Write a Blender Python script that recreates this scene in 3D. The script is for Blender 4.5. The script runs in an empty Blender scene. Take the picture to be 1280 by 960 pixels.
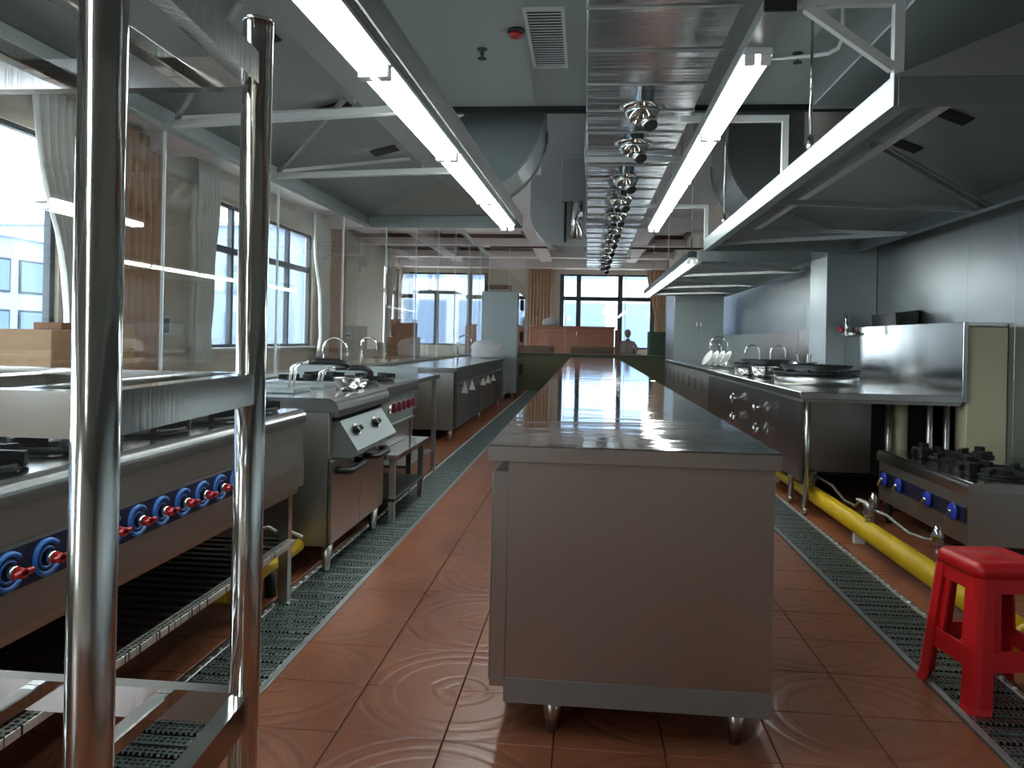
import bpy, bmesh, math, random
from mathutils import Vector, Matrix
random.seed(7)
S = bpy.context.scene
COL = S.collection
R = math.radians

# ------------------------------------------------------------------ camera
cd = bpy.data.cameras.new('camera'); cam = bpy.data.objects.new('camera', cd); COL.objects.link(cam)
yaw, roll = R(-5.478), R(1.2)
f = Vector((math.sin(yaw), math.cos(yaw), 0)); r = Vector((math.cos(yaw), -math.sin(yaw), 0)); u = Vector((0, 0, 1))
Rv = math.cos(roll)*r + math.sin(roll)*u; Uv = -math.sin(roll)*r + math.cos(roll)*u
m = Matrix((Rv, Uv, -f)).transposed().to_4x4(); m.translation = (0, 0, 1.10)
cam.matrix_world = m
cd.sensor_width = 36; cd.lens = 970/1280*36; cd.shift_y = -55.95/1280; cd.clip_start = 0.05; cd.clip_end = 400
S.camera = cam
# ------------------------------------------------------------------ world / light / exposure
w = bpy.data.worlds.new('overcast_sky'); S.world = w; w.use_nodes = True
bg = w.node_tree.nodes['Background']; bg.inputs[0].default_value = (0.86, 0.93, 1.0, 1); bg.inputs[1].default_value = 7.0
vs = S.view_settings; vs.view_transform = 'Standard'; vs.look = 'None'; vs.gamma = 1; vs.use_curve_mapping = False; vs.exposure = 0.95
TUBE = 10.0
def portal(loc, rot, sx, sy):
    l = bpy.data.lights.new('window_portal', 'AREA'); l.shape = 'RECTANGLE'; l.size = sx; l.size_y = sy
    l.cycles.is_portal = True
    o = bpy.data.objects.new('window_portal', l); COL.objects.link(o); o.location = loc; o.rotation_euler = rot

# ------------------------------------------------------------------ materials
MATS = {}
def newmat(n):
    m = bpy.data.materials.new(n); m.use_nodes = True; nt = m.node_tree
    return m, nt, nt.nodes['Principled BSDF']
def N(nt, t, **k):
    n = nt.nodes.new(t)
    for a, b in k.items():
        if a in n.inputs: n.inputs[a].default_value = b
        else: setattr(n, a, b)
    return n
def plain(n, col, rough=.5, metal=0, noise=0, nscale=8, bump=0, bscale=60, spec=None, coat=0):
    m, nt, p = newmat(n)
    p.inputs['Base Color'].default_value = (*col, 1); p.inputs['Roughness'].default_value = rough; p.inputs['Metallic'].default_value = metal
    if spec is not None: p.inputs['Specular IOR Level'].default_value = spec
    if coat: p.inputs['Coat Weight'].default_value = coat; p.inputs['Coat Roughness'].default_value = .08
    if noise:
        tc = N(nt, 'ShaderNodeNewGeometry'); nz = N(nt, 'ShaderNodeTexNoise', Scale=nscale, Detail=4.0)
        nt.links.new(tc.outputs['Position'], nz.inputs['Vector'])
        mx = N(nt, 'ShaderNodeMix', data_type='RGBA')
        mx.inputs[6].default_value = (*[c*(1-noise) for c in col], 1); mx.inputs[7].default_value = (*[min(1, c*(1+noise)) for c in col], 1)
        nt.links.new(nz.outputs[0], mx.inputs[0]); nt.links.new(mx.outputs[2], p.inputs['Base Color'])
    if bump:
        tc = N(nt, 'ShaderNodeNewGeometry'); nz = N(nt, 'ShaderNodeTexNoise', Scale=bscale, Detail=3.0)
        nt.links.new(tc.outputs['Position'], nz.inputs['Vector'])
        bp = N(nt, 'ShaderNodeBump', Strength=bump, Distance=.01)
        nt.links.new(nz.outputs[0], bp.inputs['Height']); nt.links.new(bp.outputs[0], p.inputs['Normal'])
    MATS[n] = m; return m
def steel(n, col, rough, grain=(3, 3, 160), gb=.02, wave=0, wscale=(1, 1, 1), rvar=.025, metal=1.0):
    """brushed metal: fine stretched grain, patchy roughness, optional slow waviness of the sheet"""
    m, nt, p = newmat(n); L = nt.links.new
    p.inputs['Metallic'].default_value = metal; p.inputs['Base Color'].default_value = (*col, 1)
    g = N(nt, 'ShaderNodeNewGeometry')
    mp = N(nt, 'ShaderNodeMapping'); mp.inputs['Scale'].default_value = grain; L(g.outputs['Position'], mp.inputs[0])
    nz = N(nt, 'ShaderNodeTexNoise', Scale=4.0, Detail=3.0); L(mp.outputs[0], nz.inputs['Vector'])
    nr = N(nt, 'ShaderNodeTexNoise', Scale=3.0, Detail=4.0); L(g.outputs['Position'], nr.inputs['Vector'])
    mr = N(nt, 'ShaderNodeMapRange'); mr.inputs[1].default_value = .3; mr.inputs[2].default_value = .7
    mr.inputs[3].default_value = max(.02, rough-rvar); mr.inputs[4].default_value = rough+rvar
    L(nr.outputs[0], mr.inputs[0]); L(mr.outputs[0], p.inputs['Roughness'])
    b = N(nt, 'ShaderNodeBump', Strength=gb, Distance=.01); L(nz.outputs[0], b.inputs['Height'])
    last = b
    if wave:
        m2 = N(nt, 'ShaderNodeMapping'); m2.inputs['Scale'].default_value = wscale; L(g.outputs['Position'], m2.inputs[0])
        nw = N(nt, 'ShaderNodeTexNoise', Scale=1.0, Detail=2.0); L(m2.outputs[0], nw.inputs['Vector'])
        b2 = N(nt, 'ShaderNodeBump', Strength=1.0, Distance=wave); L(nw.outputs[0], b2.inputs['Height']); L(b.outputs[0], b2.inputs['Normal']); last = b2
    L(last.outputs[0], p.inputs['Normal'])
    MATS[n] = m; return m
steel('steel', (.54, .535, .51), .30, gb=0)
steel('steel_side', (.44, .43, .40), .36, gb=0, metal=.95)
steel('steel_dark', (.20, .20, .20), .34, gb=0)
steel('steel_top', (.62, .63, .63), .06, gb=0, wave=.0016, wscale=(2.2, 7, 1), rvar=.02)
steel('steel_counter', (.60, .61, .61), .17, grain=(3, 60, 3), gb=.02, wave=.003, wscale=(4, 1.5, 1))
steel('steel_hood', (.345, .385, .385), .38, grain=(3, 3, 3), gb=.01, wave=.002, wscale=(2, 2, 2), metal=.7)
steel('steel_lip', (.30, .345, .345), .45, grain=(3, 3, 3), gb=0, metal=.8)
steel('steel_splash', (.46, .47, .475), .17, gb=0, wave=.003, wscale=(1, 2, .5))
steel('steel_wall', (.36, .385, .385), .36, grain=(90, 90, 2), gb=.012, wave=.006, wscale=(.6, .8, .15))
steel('galvanised', (.56, .58, .60), .20, grain=(3, 90, 3), gb=.05, wave=.012, wscale=(.6, 9, 1))
steel('galvanised_plain', (.46, .48, .48), .36, grain=(3, 3, 3), gb=.01, wave=.003, wscale=(2, 2, 2), metal=.7)
steel('chrome', (.72, .72, .70), .08, grain=(3, 3, 3), gb=0, rvar=.03)
steel('chrome_post', (.66, .66, .63), .13, grain=(40, 40, 1), gb=.02, rvar=.04)
steel('steel_island', (.46, .435, .41), .36, gb=0, metal=.94)
plain('galv_paint', (.62, .66, .66), .45, .25)
plain('dark_metal', (.035, .04, .042), .45, .6)
plain('cast_iron', (.012, .012, .013), .48, .3, bump=.3, bscale=90)
plain('black_plastic', (.01, .01, .011), .35)
plain('black_gap', (.006, .006, .006), .8)
plain('navy_band', (.012, .014, .045), .3)
plain('blue_dial', (.03, .16, .55), .3)
plain('blue_plastic', (.035, .07, .55), .28)
plain('knob_maroon', (.14, .010, .022), .35)
plain('red_handle', (.45, .012, .02), .35)
plain('stool_red', (.62, .012, .016), .38, noise=.08, nscale=6, bump=.05)
plain('pipe_yellow', (.72, .47, .01), .42, noise=.12, nscale=9)
plain('brass', (.55, .42, .2), .3, 1)
plain('olive_wall', (.125, .125, .06), .55, noise=.1, nscale=2)
plain('ledge_brown', (.16, .15, .10), .4)
plain('ceiling_panel', (.35, .40, .375), .5, noise=.04, nscale=1)
plain('ceiling_white', (.82, .79, .78), .7, noise=.03, nscale=1)
plain('soffit_pink', (.76, .68, .66), .7)
plain('wall_beige', (.60, .53, .43), .75, noise=.05, nscale=1.5)
plain('wall_cream', (.50, .46, .30), .7)
plain('trim_brown', (.10, .045, .028), .5)
plain('frame_dark', (.035, .042, .05), .4, .3)
plain('curtain_tan', (.58, .37, .24), .9, noise=.12, nscale=5)
plain('curtain_white', (.80, .80, .76), .9, noise=.05, nscale=5)
plain('orange_panel', (.50, .19, .11), .5, noise=.08, nscale=2)
plain('green_board', (.05, .12, .04), .5)
plain('cardboard', (.50, .32, .18), .8, noise=.08, nscale=6)
plain('cardboard_brown', (.28, .14, .08), .8, noise=.1, nscale=6)
plain('tape', (.62, .48, .30), .35)
plain('white_plastic', (.78, .78, .76), .4)
plain('white_paint', (.72, .75, .75), .4)
plain('white_china', (.85, .85, .83), .15)
plain('bag_grey', (.55, .56, .57), .45, bump=.4, bscale=25)
plain('alarm_red', (.45, .02, .02), .4)
plain('grout', (.13, .07, .05), .8)
plain('drain_pit', (.012, .012, .012), .9)
plain('hall_floor', (.36, .30, .26), .3)
plain('ground', (.35, .35, .34), .9)
plain('facade_pale', (.40, .41, .44), .8, noise=.05, nscale=.4)
plain('facade_blue', (.20, .25, .36), .7, noise=.08, nscale=.5)
plain('facade_glass', (.10, .15, .24), .25)
plain('skin', (.50, .30, .22), .55)
plain('hair', (.012, .010, .010), .5)
plain('shirt', (.62, .55, .54), .85)
plain('trousers', (.05, .05, .07), .85)
plain('wood_brown', (.22, .12, .07), .5)
plain('valve_grey', (.45, .45, .44), .3, .9)
plain('hose', (.40, .40, .38), .4, .6)

def tile_mat():
    m, nt, p = newmat('floor_tile'); L = nt.links.new
    g = N(nt, 'ShaderNodeNewGeometry'); sp = N(nt, 'ShaderNodeSeparateXYZ'); L(g.outputs['Position'], sp.inputs[0])
    def mth(op, a, b=None, c=None):
        n = N(nt, 'ShaderNodeMath', operation=op)
        for i, q in enumerate((a, b, c)):
            if q is None: continue
            if isinstance(q, (int, float)): n.inputs[i].default_value = q
            else: L(q, n.inputs[i])
        return n.outputs[0]
    fx = mth('PINGPONG', mth('ADD', sp.outputs[0], .967), .3); fy = mth('PINGPONG', sp.outputs[1], .3)
    d = mth('SQRT', mth('ADD', mth('MULTIPLY', fx, fx), mth('MULTIPLY', fy, fy)))
    sn = mth('SINE', mth('MULTIPLY', d, 120.0))
    rib = mth('SMOOTH_MIN', sn, .2, .3)
    mask = mth('GREATER_THAN', mth('SINE', mth('MULTIPLY', d, 30.0)), -.35)
    h = mth('MULTIPLY', rib, mask)
    nz = N(nt, 'ShaderNodeTexNoise', Scale=2.2, Detail=5.0); L(g.outputs['Position'], nz.inputs['Vector'])
    n2 = N(nt, 'ShaderNodeTexNoise', Scale=14.0, Detail=4.0); L(g.outputs['Position'], n2.inputs['Vector'])
    cr = N(nt, 'ShaderNodeValToRGB'); e = cr.color_ramp.elements
    e[0].position = .32; e[0].color = (.20, .062, .030, 1); e[1].position = .72; e[1].color = (.38, .142, .070, 1)
    L(mth('ADD', mth('MULTIPLY', nz.outputs[0], .7), mth('MULTIPLY', n2.outputs[0], .3)), cr.inputs[0])
    mx = N(nt, 'ShaderNodeMix', data_type='RGBA', blend_type='MULTIPLY'); mx.inputs[0].default_value = .22
    L(cr.outputs[0], mx.inputs[6])
    hv = N(nt, 'ShaderNodeMapRange'); hv.inputs[1].default_value = -1; hv.inputs[2].default_value = .3; hv.inputs[3].default_value = .55; hv.inputs[4].default_value = 1
    L(h, hv.inputs[0]); L(hv.outputs[0], mx.inputs[7]); L(mx.outputs[2], p.inputs['Base Color'])
    mr = N(nt, 'ShaderNodeMapRange'); mr.inputs[3].default_value = .20; mr.inputs[4].default_value = .44; L(nz.outputs[0], mr.inputs[0]); L(mr.outputs[0], p.inputs['Roughness'])
    b = N(nt, 'ShaderNodeBump', Strength=.35, Distance=.003); L(h, b.inputs['Height']); L(b.outputs[0], p.inputs['Normal'])
    MATS['floor_tile'] = m
tile_mat()
def perf_mat(n, col, rough):
    """steel strip punched with a row pattern of slots"""
    m, nt, p = newmat(n); L = nt.links.new
    g = N(nt, 'ShaderNodeNewGeometry')
    mp = N(nt, 'ShaderNodeMapping'); mp.inputs['Scale'].default_value = (1, 1, 0); L(g.outputs['Position'], mp.inputs[0])
    v = N(nt, 'ShaderNodeTexVoronoi', Scale=62.0, Randomness=.25); L(mp.outputs[0], v.inputs['Vector'])
    lt = N(nt, 'ShaderNodeMath', operation='LESS_THAN'); lt.inputs[1].default_value = .34; L(v.outputs['Distance'], lt.inputs[0])
    mx = N(nt, 'ShaderNodeMix', data_type='RGBA'); mx.inputs[6].default_value = (*col, 1); mx.inputs[7].default_value = (.012, .016, .016, 1)
    L(lt.outputs[0], mx.inputs[0]); L(mx.outputs[2], p.inputs['Base Color'])
    p.inputs['Metallic'].default_value = .85; p.inputs['Roughness'].default_value = rough
    b = N(nt, 'ShaderNodeBump', Strength=.6, Distance=.004); L(v.outputs['Distance'], b.inputs['Height']); L(b.outputs[0], p.inputs['Normal'])
    MATS[n] = m
perf_mat('perforated', (.26, .33, .33), .36)
perf_mat('perforated_light', (.62, .63, .60), .4)
def glass_mat(n, tint, extra):
    m = bpy.data.materials.new(n); m.use_nodes = True; nt = m.node_tree; nt.nodes.clear(); L = nt.links.new
    out = N(nt, 'ShaderNodeOutputMaterial'); t = N(nt, 'ShaderNodeBsdfTransparent', Color=(*tint, 1)); gl = N(nt, 'ShaderNodeBsdfGlossy', Roughness=.01)
    fr = N(nt, 'ShaderNodeFresnel', IOR=1.5); gm = N(nt, 'ShaderNodeNewGeometry')   # same reflectance on both faces of the thin pane
    io = N(nt, 'ShaderNodeMapRange'); io.inputs[3].default_value = 1.5; io.inputs[4].default_value = 1/1.5
    L(gm.outputs['Backfacing'], io.inputs[0]); L(io.outputs[0], fr.inputs['IOR']); ad = N(nt, 'ShaderNodeMath', operation='MULTIPLY_ADD'); ad.inputs[1].default_value = 1.0; ad.inputs[2].default_value = extra
    L(fr.outputs[0], ad.inputs[0]); mx = N(nt, 'ShaderNodeMixShader'); L(ad.outputs[0], mx.inputs[0]); L(t.outputs[0], mx.inputs[1]); L(gl.outputs[0], mx.inputs[2]); L(mx.outputs[0], out.inputs[0])
    MATS[n] = m
glass_mat('partition_glass', (.93, .95, .94), .02)
glass_mat('window_glass', (.95, .98, 1.0), .0)
def emit_mat(n, col, s):
    m, nt, p = newmat(n); p.inputs['Base Color'].default_value = (.9, .9, .9, 1)
    p.inputs['Emission Color'].default_value = (*col, 1); p.inputs['Emission Strength'].default_value = s; MATS[n] = m
emit_mat('tube_glow', (.94, 1.0, .97), TUBE)

# ------------------------------------------------------------------ mesh builder
WL = {}          # world location of objects (unrotated while building)
class MB:
    def __init__(s): s.v = []; s.f = []; s.s = []
    def add(s, vs, fs, smooth=False):
        k = len(s.v); s.v += [tuple(p) for p in vs]
        for q in fs: s.f.append(tuple(k+i for i in q)); s.s.append(smooth)
        return s
    def box(s, x0, x1, y0, y1, z0, z1, b=0):
        if x0 > x1: x0, x1 = x1, x0
        if y0 > y1: y0, y1 = y1, y0
        if z0 > z1: z0, z1 = z1, z0
        b = min(b, .45*min(x1-x0, y1-y0, z1-z0))
        if b <= 0:
            vs = [(x, y, z) for x in (x0, x1) for y in (y0, y1) for z in (z0, z1)]
            return s.add(vs, [(0, 1, 3, 2), (4, 6, 7, 5), (0, 4, 5, 1), (2, 3, 7, 6), (0, 2, 6, 4), (1, 5, 7, 3)])
        X = (x0, x1); Y = (y0, y1); Z = (z0, z1); vs = []; idx = {}
        for i in (0, 1):
            for j in (0, 1):
                for k in (0, 1):
                    cx, cy, cz = X[i], Y[j], Z[k]; dx, dy, dz = (b if i == 0 else -b), (b if j == 0 else -b), (b if k == 0 else -b)
                    idx[i, j, k, 0] = len(vs); vs.append((cx, cy+dy, cz+dz))
                    idx[i, j, k, 1] = len(vs); vs.append((cx+dx, cy, cz+dz))
                    idx[i, j, k, 2] = len(vs); vs.append((cx+dx, cy+dy, cz))
        fs = []
        for i in (0, 1):
            fs.append([idx[i, a, c, 0] for a, c in ((0, 0), (1, 0), (1, 1), (0, 1))])
            fs.append([idx[a, i, c, 1] for a, c in ((0, 0), (1, 0), (1, 1), (0, 1))])
            fs.append([idx[a, c, i, 2] for a, c in ((0, 0), (1, 0), (1, 1), (0, 1))])
        for i in (0, 1):
            for j in (0, 1):
                fs.append([idx[0, i, j, 1], idx[0, i, j, 2], idx[1, i, j, 2], idx[1, i, j, 1]])
                fs.append([idx[i, 0, j, 0], idx[i, 0, j, 2], idx[i, 1, j, 2], idx[i, 1, j, 0]])
                fs.append([idx[i, j, 0, 0], idx[i, j, 0, 1], idx[i, j, 1, 1], idx[i, j, 1, 0]])
                for k in (0, 1): fs.append([idx[i, j, k, q] for q in (0, 1, 2)])
        return s.add(vs, fs)
    def cyl(s, p0, p1, r0, r1=None, n=16, caps=True, smooth=True):
        r1 = r0 if r1 is None else r1
        p0 = Vector(p0); p1 = Vector(p1); d = (p1-p0).normalized()
        a = d.orthogonal().normalized(); b = d.cross(a)
        vs = [p0+r0*(math.cos(t)*a+math.sin(t)*b) for t in [2*math.pi*i/n for i in range(n)]] + [p1+r1*(math.cos(t)*a+math.sin(t)*b) for t in [2*math.pi*i/n for i in range(n)]]
        k = len(s.v)
        s.add(vs, [(i, (i+1) % n, n+(i+1) % n, n+i) for i in range(n)], smooth)
        if caps:
            s.f.append(tuple(k+i for i in range(n))); s.s.append(False); s.f.append(tuple(k+n+i for i in range(n))); s.s.append(False)
        return s
    def tube(s, pts, rad, n=10, closed=False):
        P = [Vector(p) for p in pts]; rs = rad if isinstance(rad, (list, tuple)) else [rad]*len(P)
        m = len(P); d0 = (P[1]-P[0]).normalized(); a = d0.orthogonal().normalized(); vs = []
        for i in range(m):
            if closed: d = (P[(i+1) % m]-P[i-1]).normalized()
            else: d = (P[min(i+1, m-1)]-P[max(i-1, 0)]).normalized()
            a = (a-d*a.dot(d)).normalized(); b = d.cross(a)
            vs += [P[i]+rs[i]*(math.cos(2*math.pi*j/n)*a+math.sin(2*math.pi*j/n)*b) for j in range(n)]
        fs = []
        for i in range(m if closed else m-1):
            q = (i+1) % m
            fs += [(i*n+j, i*n+(j+1) % n, q*n+(j+1) % n, q*n+j) for j in range(n)]
        k = len(s.v); s.add(vs, fs, True)
        if not closed:
            s.f.append(tuple(k+j for j in range(n))); s.s.append(False); s.f.append(tuple(k+(m-1)*n+j for j in range(n))); s.s.append(False)
        return s
    def lathe(s, prof, c, n=24, axis='z', closed=False):
        vs = []
        for (rr, h) in prof:
            for i in range(n):
                t = 2*math.pi*i/n; a, b = rr*math.cos(t), rr*math.sin(t)
                vs.append({'z': (c[0]+a, c[1]+b, c[2]+h), 'x': (c[0]+h, c[1]+a, c[2]+b), 'y': (c[0]+a, c[1]+h, c[2]+b)}[axis])
        m = len(prof); fs = []
        for i in range(m if closed else m-1):
            q = (i+1) % m
            fs += [(i*n+j, i*n+(j+1) % n, q*n+(j+1) % n, q*n+j) for j in range(n)]
        k = len(s.v); s.add(vs, fs, True)
        if not closed:
            if prof[0][0] > 1e-6: s.f.append(tuple(k+j for j in range(n))); s.s.append(False)
            if prof[-1][0] > 1e-6: s.f.append(tuple(k+(m-1)*n+j for j in range(n))); s.s.append(False)
        return s
    def prism(s, poly, axis, a, b, smooth=False):
        """poly: 2D points; axis 'x' -> (y,z), 'y' -> (x,z), 'z' -> (x,y)"""
        def mk(p, h): return {'x': (h, p[0], p[1]), 'y': (p[0], h, p[1]), 'z': (p[0], p[1], h)}[axis]
        n = len(poly); k = len(s.v)
        s.add([mk(p, a) for p in poly]+[mk(p, b) for p in poly], [(i, (i+1) % n, n+(i+1) % n, n+i) for i in range(n)], smooth)
        s.f.append(tuple(k+i for i in range(n))); s.s.append(False); s.f.append(tuple(k+n+i for i in range(n))); s.s.append(False)
        return s
    def bar(s, p0, p1, w, h, up=(0, 0, 1)):
        p0 = Vector(p0); p1 = Vector(p1); d = (p1-p0).normalized(); up = Vector(up)
        a = d.cross(up)
        if a.length < 1e-4: a = d.cross(Vector((1, 0, 0)))
        a.normalize(); b = a.cross(d).normalized()
        vs = [p+sx*w/2*a+sz*h/2*b for p in (p0, p1) for sx, sz in ((-1, -1), (1, -1), (1, 1), (-1, 1))]
        return s.add(vs, [(0, 1, 2, 3), (4, 7, 6, 5), (0, 4, 5, 1), (1, 5, 6, 2), (2, 6, 7, 3), (3, 7, 4, 0)])
    def build(s, name, mat, parent=None, label=None, cat=None, group=None, kind=None, origin=None):
        xs = [p[0] for p in s.v]; ys = [p[1] for p in s.v]; zs = [p[2] for p in s.v]
        c = Vector(((min(xs)+max(xs))/2, (min(ys)+max(ys))/2, min(zs))) if origin is None else Vector(origin)
        me = bpy.data.meshes.new(name)
        me.from_pydata([tuple(Vector(p)-c) for p in s.v], [], s.f)
        me.polygons.foreach_set('use_smooth', s.s)
        bm = bmesh.new(); bm.from_mesh(me); bmesh.ops.recalc_face_normals(bm, faces=bm.faces); bm.to_mesh(me); bm.free()
        me.materials.append(MATS[mat]); me.update()
        o = bpy.data.objects.new(name, me); COL.objects.link(o)
        if parent is not None: o.parent = parent; o.location = c-WL[parent.name]
        else: o.location = c
        WL[o.name] = c
        return tag(o, label, cat, group, kind)
def tag(o, label=None, cat=None, group=None, kind=None):
    if label: o['label'] = label
    if cat: o['category'] = cat
    if group: o['group'] = group
    if kind: o['kind'] = kind
    return o
def thing(name, loc, label=None, cat=None, group=None, kind=None):
    o = bpy.data.objects.new(name, None); COL.objects.link(o); o.location = loc; o.empty_display_size = .1; WL[o.name] = Vector(loc)
    return tag(o, label, cat, group, kind)
def inst(o, off, parent='same'):
    c = o.copy(); COL.objects.link(c); c.parent = o.parent if parent == 'same' else parent
    c.location = o.location+Vector(off); WL[c.name] = WL[o.name]+Vector(off); return c
KIDS = {}
def kids(o): return [c for c in COL.objects if c.parent == o]
def dup(root, off, label=None, group=None, rz=None):
    c = root.copy(); COL.objects.link(c); c.location = root.location+Vector(off); WL[c.name] = WL[root.name]+Vector(off)
    if label: c['label'] = label
    if group: c['group'] = group
    if rz is not None: c.rotation_euler.z = rz
    for ch in kids(root):
        k = ch.copy(); COL.objects.link(k); k.parent = c; WL[k.name] = WL[ch.name]+Vector(off)
        for g in kids(ch):
            h = g.copy(); COL.objects.link(h); h.parent = k; WL[h.name] = WL[g.name]+Vector(off)
    return c
def arc(c, r0, a0, a1, n, plane='xz', y=0):
    out = []
    for i in range(n+1):
        t = R(a0+(a1-a0)*i/n); a, b = c[0]+r0*math.cos(t), c[1]+r0*math.sin(t)
        out.append({'xz': (a, y, b), 'xy': (a, b, y), 'yz': (y, a, b)}[plane])
    return out

# ================================================================== SETTING
# floor: base slab + tiles
fl = MB().box(-2.27, 2.75, -5.0, 17.4, -.12, -.010).build('floor', 'grout', kind='structure')
T = .3; X0 = -.967
tile = None; placed = []; rest = MB(); cand = []
for k in range(-4, 12):
    if k in (-1, 7): continue
    for j in range(-16, 57):
        cx, cy = X0+T*(k+.5), T*(j+.5)
        hidden = (-.24 < cx < .52 and cy > 2.75) or (cx < -1.27 and (cy > 4.5 or cy < 1.6 or cx < -1.9)) or (cx > 1.43 and (cy > 6.2 or cy < 2.3 or cx > 2.1)) or cy < 1.75
        cand.append((hidden, math.hypot(cx, cy), cx, cy))
cand.sort(); n = 0
for hid, d, cx, cy in cand:
    if not hid and n < 298:
        if tile is None:
            tile = MB().box(cx-.1485, cx+.1485, cy-.1485, cy+.1485, -.012, 0, .002).build('floor_tile', 'floor_tile', fl); base = (cx, cy)
        else: inst(tile, (cx-base[0], cy-base[1], 0))
        n += 1
    else: rest.box(cx-.1485, cx+.1485, cy-.1485, cy+.1485, -.012, 0)
rest.build('floor_tile_field', 'floor_tile', fl, kind='stuff')
# hall floor outside the glass partition (two slabs)
MB().box(-6.7, -2.27, -5.0, 27.2, -.12, 0).box(-2.27, 2.75, 17.4, 27.2, -.12, 0).build('floor', 'hall_floor', kind='structure')

# drain grates
def grate_row(x0, x1, side, label, group):
    y = 1.5; first = None; L = .6
    for i in range(26):
        if first is None:
            t = thing('drain_grate', ((x0+x1)/2, y, 0), label, 'drain grate', group)
            MB().box(x0, x0+.022, y+.002, y+L-.002, -.010, .004, .002).box(x1-.022, x1, y+.002, y+L-.002, -.010, .004, .002) \
                .build('frame', 'galvanised_plain', t)
            for ye in (y+.002, y+L-.014): MB().box(x0+.022, x1-.022, ye, ye+.012, -.010, .0).build('end_bar', 'perforated', t)
            sl = None
            for j in range(10):
                ys = y+.02+j*.057
                if sl is None: sl = MB().box(x0+.022, x1-.022, ys, ys+.044, -.008, .002, .004).build('slat', 'perforated', t)
                else: inst(sl, (0, j*.057, 0))
            st = MB(); xs = x0+.011 if side < 0 else x1-.011
            for j in range(8): st.lathe([(.009, 0), (.007, .004), (0, .005)], (xs, y+.04+j*.074, .004), 8)
            st.build('stud_row', 'white_plastic', t, kind='stuff')
            first = t
        else: dup(first, (0, i*L, 0))
grate_row(-1.252, -.967, -1, 'perforated steel drain grate set in the floor along the range and fryer side', 'drain grates along the range and fryer side')
grate_row(1.140, 1.415, 1, 'perforated steel drain grate set in the floor along the yellow gas pipe and wok side', 'drain grates along the yellow gas pipe')

# kitchen ceiling (lower) with panels, hall ceiling (higher)
ce = MB().box(-2.27, 2.75, -5.0, 6.3, 3.012, 3.05).build('ceiling', 'black_gap', kind='structure')
pan = None
for i in range(8):
    for j in range(10):
        x0 = -2.27+i*.6275; y0 = -4.7+j*1.1
        if pan is None: pan = MB().box(x0+.0008, x0+.6267, y0+.0008, y0+1.0992, 3.0, 3.012).build('ceiling_panel', 'ceiling_panel', ce)
        else: inst(pan, (i*.6275, j*1.1, 0))
MB().box(-2.27, 2.75, 6.3, 6.36, 2.955, 4.0).build('trim_1', 'dark_metal', kind='structure')
MB().box(-6.7, 2.75, -5.0, 27.2, 4.0, 4.15).build('ceiling', 'ceiling_white', kind='structure')
so = MB()
for y in (10.6, 18.2, 21.5, 24.6): so.box(-6.5, 2.65, y, y+.45, 3.72, 4.0, .01)
so.box(-6.5, 2.65, 26.3, 27.0, 3.55, 4.0, .01)
for x in (-4.6, -1.6, 1.2): so.box(x, x+.4, 18.65, 26.3, 3.74, 4.0)
so.build('trim_2', 'soffit_pink', kind='structure')
tb = MB()
for y in (18.65, 21.95, 25.05):
    for x in (-6.4, -4.1, -1.1, 1.7):
        x1 = {-6.4: -4.7, -4.1: -1.7, -1.1: 1.1, 1.7: 2.6}[x]; y1 = {18.65: 21.4, 21.95: 24.5, 25.05: 26.2}[y]
        tb.box(x, x1, y+.1, y+.16, 3.9, 4.0).box(x, x1, y1-.06, y1, 3.9, 4.0).box(x, x+.06, y+.16, y1-.06, 3.9, 4.0).box(x1-.06, x1, y+.16, y1-.06, 3.9, 4.0)
tb.build('trim_3', 'trim_brown', kind='structure')

# right wall, steel clad
wr = MB().box(2.66, 2.8, -5.0, 27.2, 0, 4.0).build('wall_right', 'wall_beige', kind='structure')
ys = [-4.9, -3.7, -2.5, -1.3, -.1, 1.1, 2.3, 3.5, 5.1, 5.72, 7.6, 8.7, 9.8, 10.9, 12, 13.1, 14.2, 15.3, 16.4, 17.25]
for a, b in zip(ys, ys[1:]): MB().box(2.65, 2.66, a+.002, b-.002, .02, 2.98, .001).build('steel_panel', 'steel_wall', wr)
MB().box(2.20, 2.648, 7.42, 7.95, .80, 2.98, .004).build('trim_4', 'steel_hood', kind='structure')
MB().box(2.405, 2.648, 5.17, 5.32, 0, 1.24, .004).build('wall_pier', 'wall_cream', kind='structure')
# wall behind the camera (hall side closes the room)
bw = MB()
for a, b, z0, z1 in ((-6.7, -5.8, 0, 4), (-4.0, 2.8, 0, 4), (-5.8, -4.0, 0, .84), (-5.8, -4.0, 3.4, 4)): bw.box(a, b, -5.2, -5.0, z0, z1)
bw.build('wall_back', 'wall_beige', kind='structure')
for i, (a, b, zt) in enumerate(((-5.8, -4.0, 3.4),)):
    w_ = thing('window_%d' % (i+7), ((a+b)/2, -5.1, .84), kind='structure')  # unseen window, added for fill light and to give the steel reflections
    fr = MB().box(a, b, -5.14, -5.06, .84, .9).box(a, b, -5.14, -5.06, zt-.06, zt).box(a, b, -5.14, -5.06, 2.2, 2.32)
    for q in range(4): x = a+.05+(b-a-.1)*q/3; fr.box(x-.05, x+.05, -5.145, -5.055, .9, zt-.06)
    fr.build('frame', 'frame_dark', w_)
    for q in range(3):
        x0 = a+.1+(b-a-.1)*q/3; x1 = a+(b-a-.1)*(q+1)/3
        MB().box(x0, x1, -5.105, -5.095, .9, 2.2).build('pane', 'window_glass', w_)
        MB().box(x0, x1, -5.105, -5.095, 2.32, zt-.06).build('pane', 'window_glass', w_)
    portal(((a+b)/2, -5.22, (.84+zt)/2), (R(90), 0, 0), b-a, zt-.84)
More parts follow.
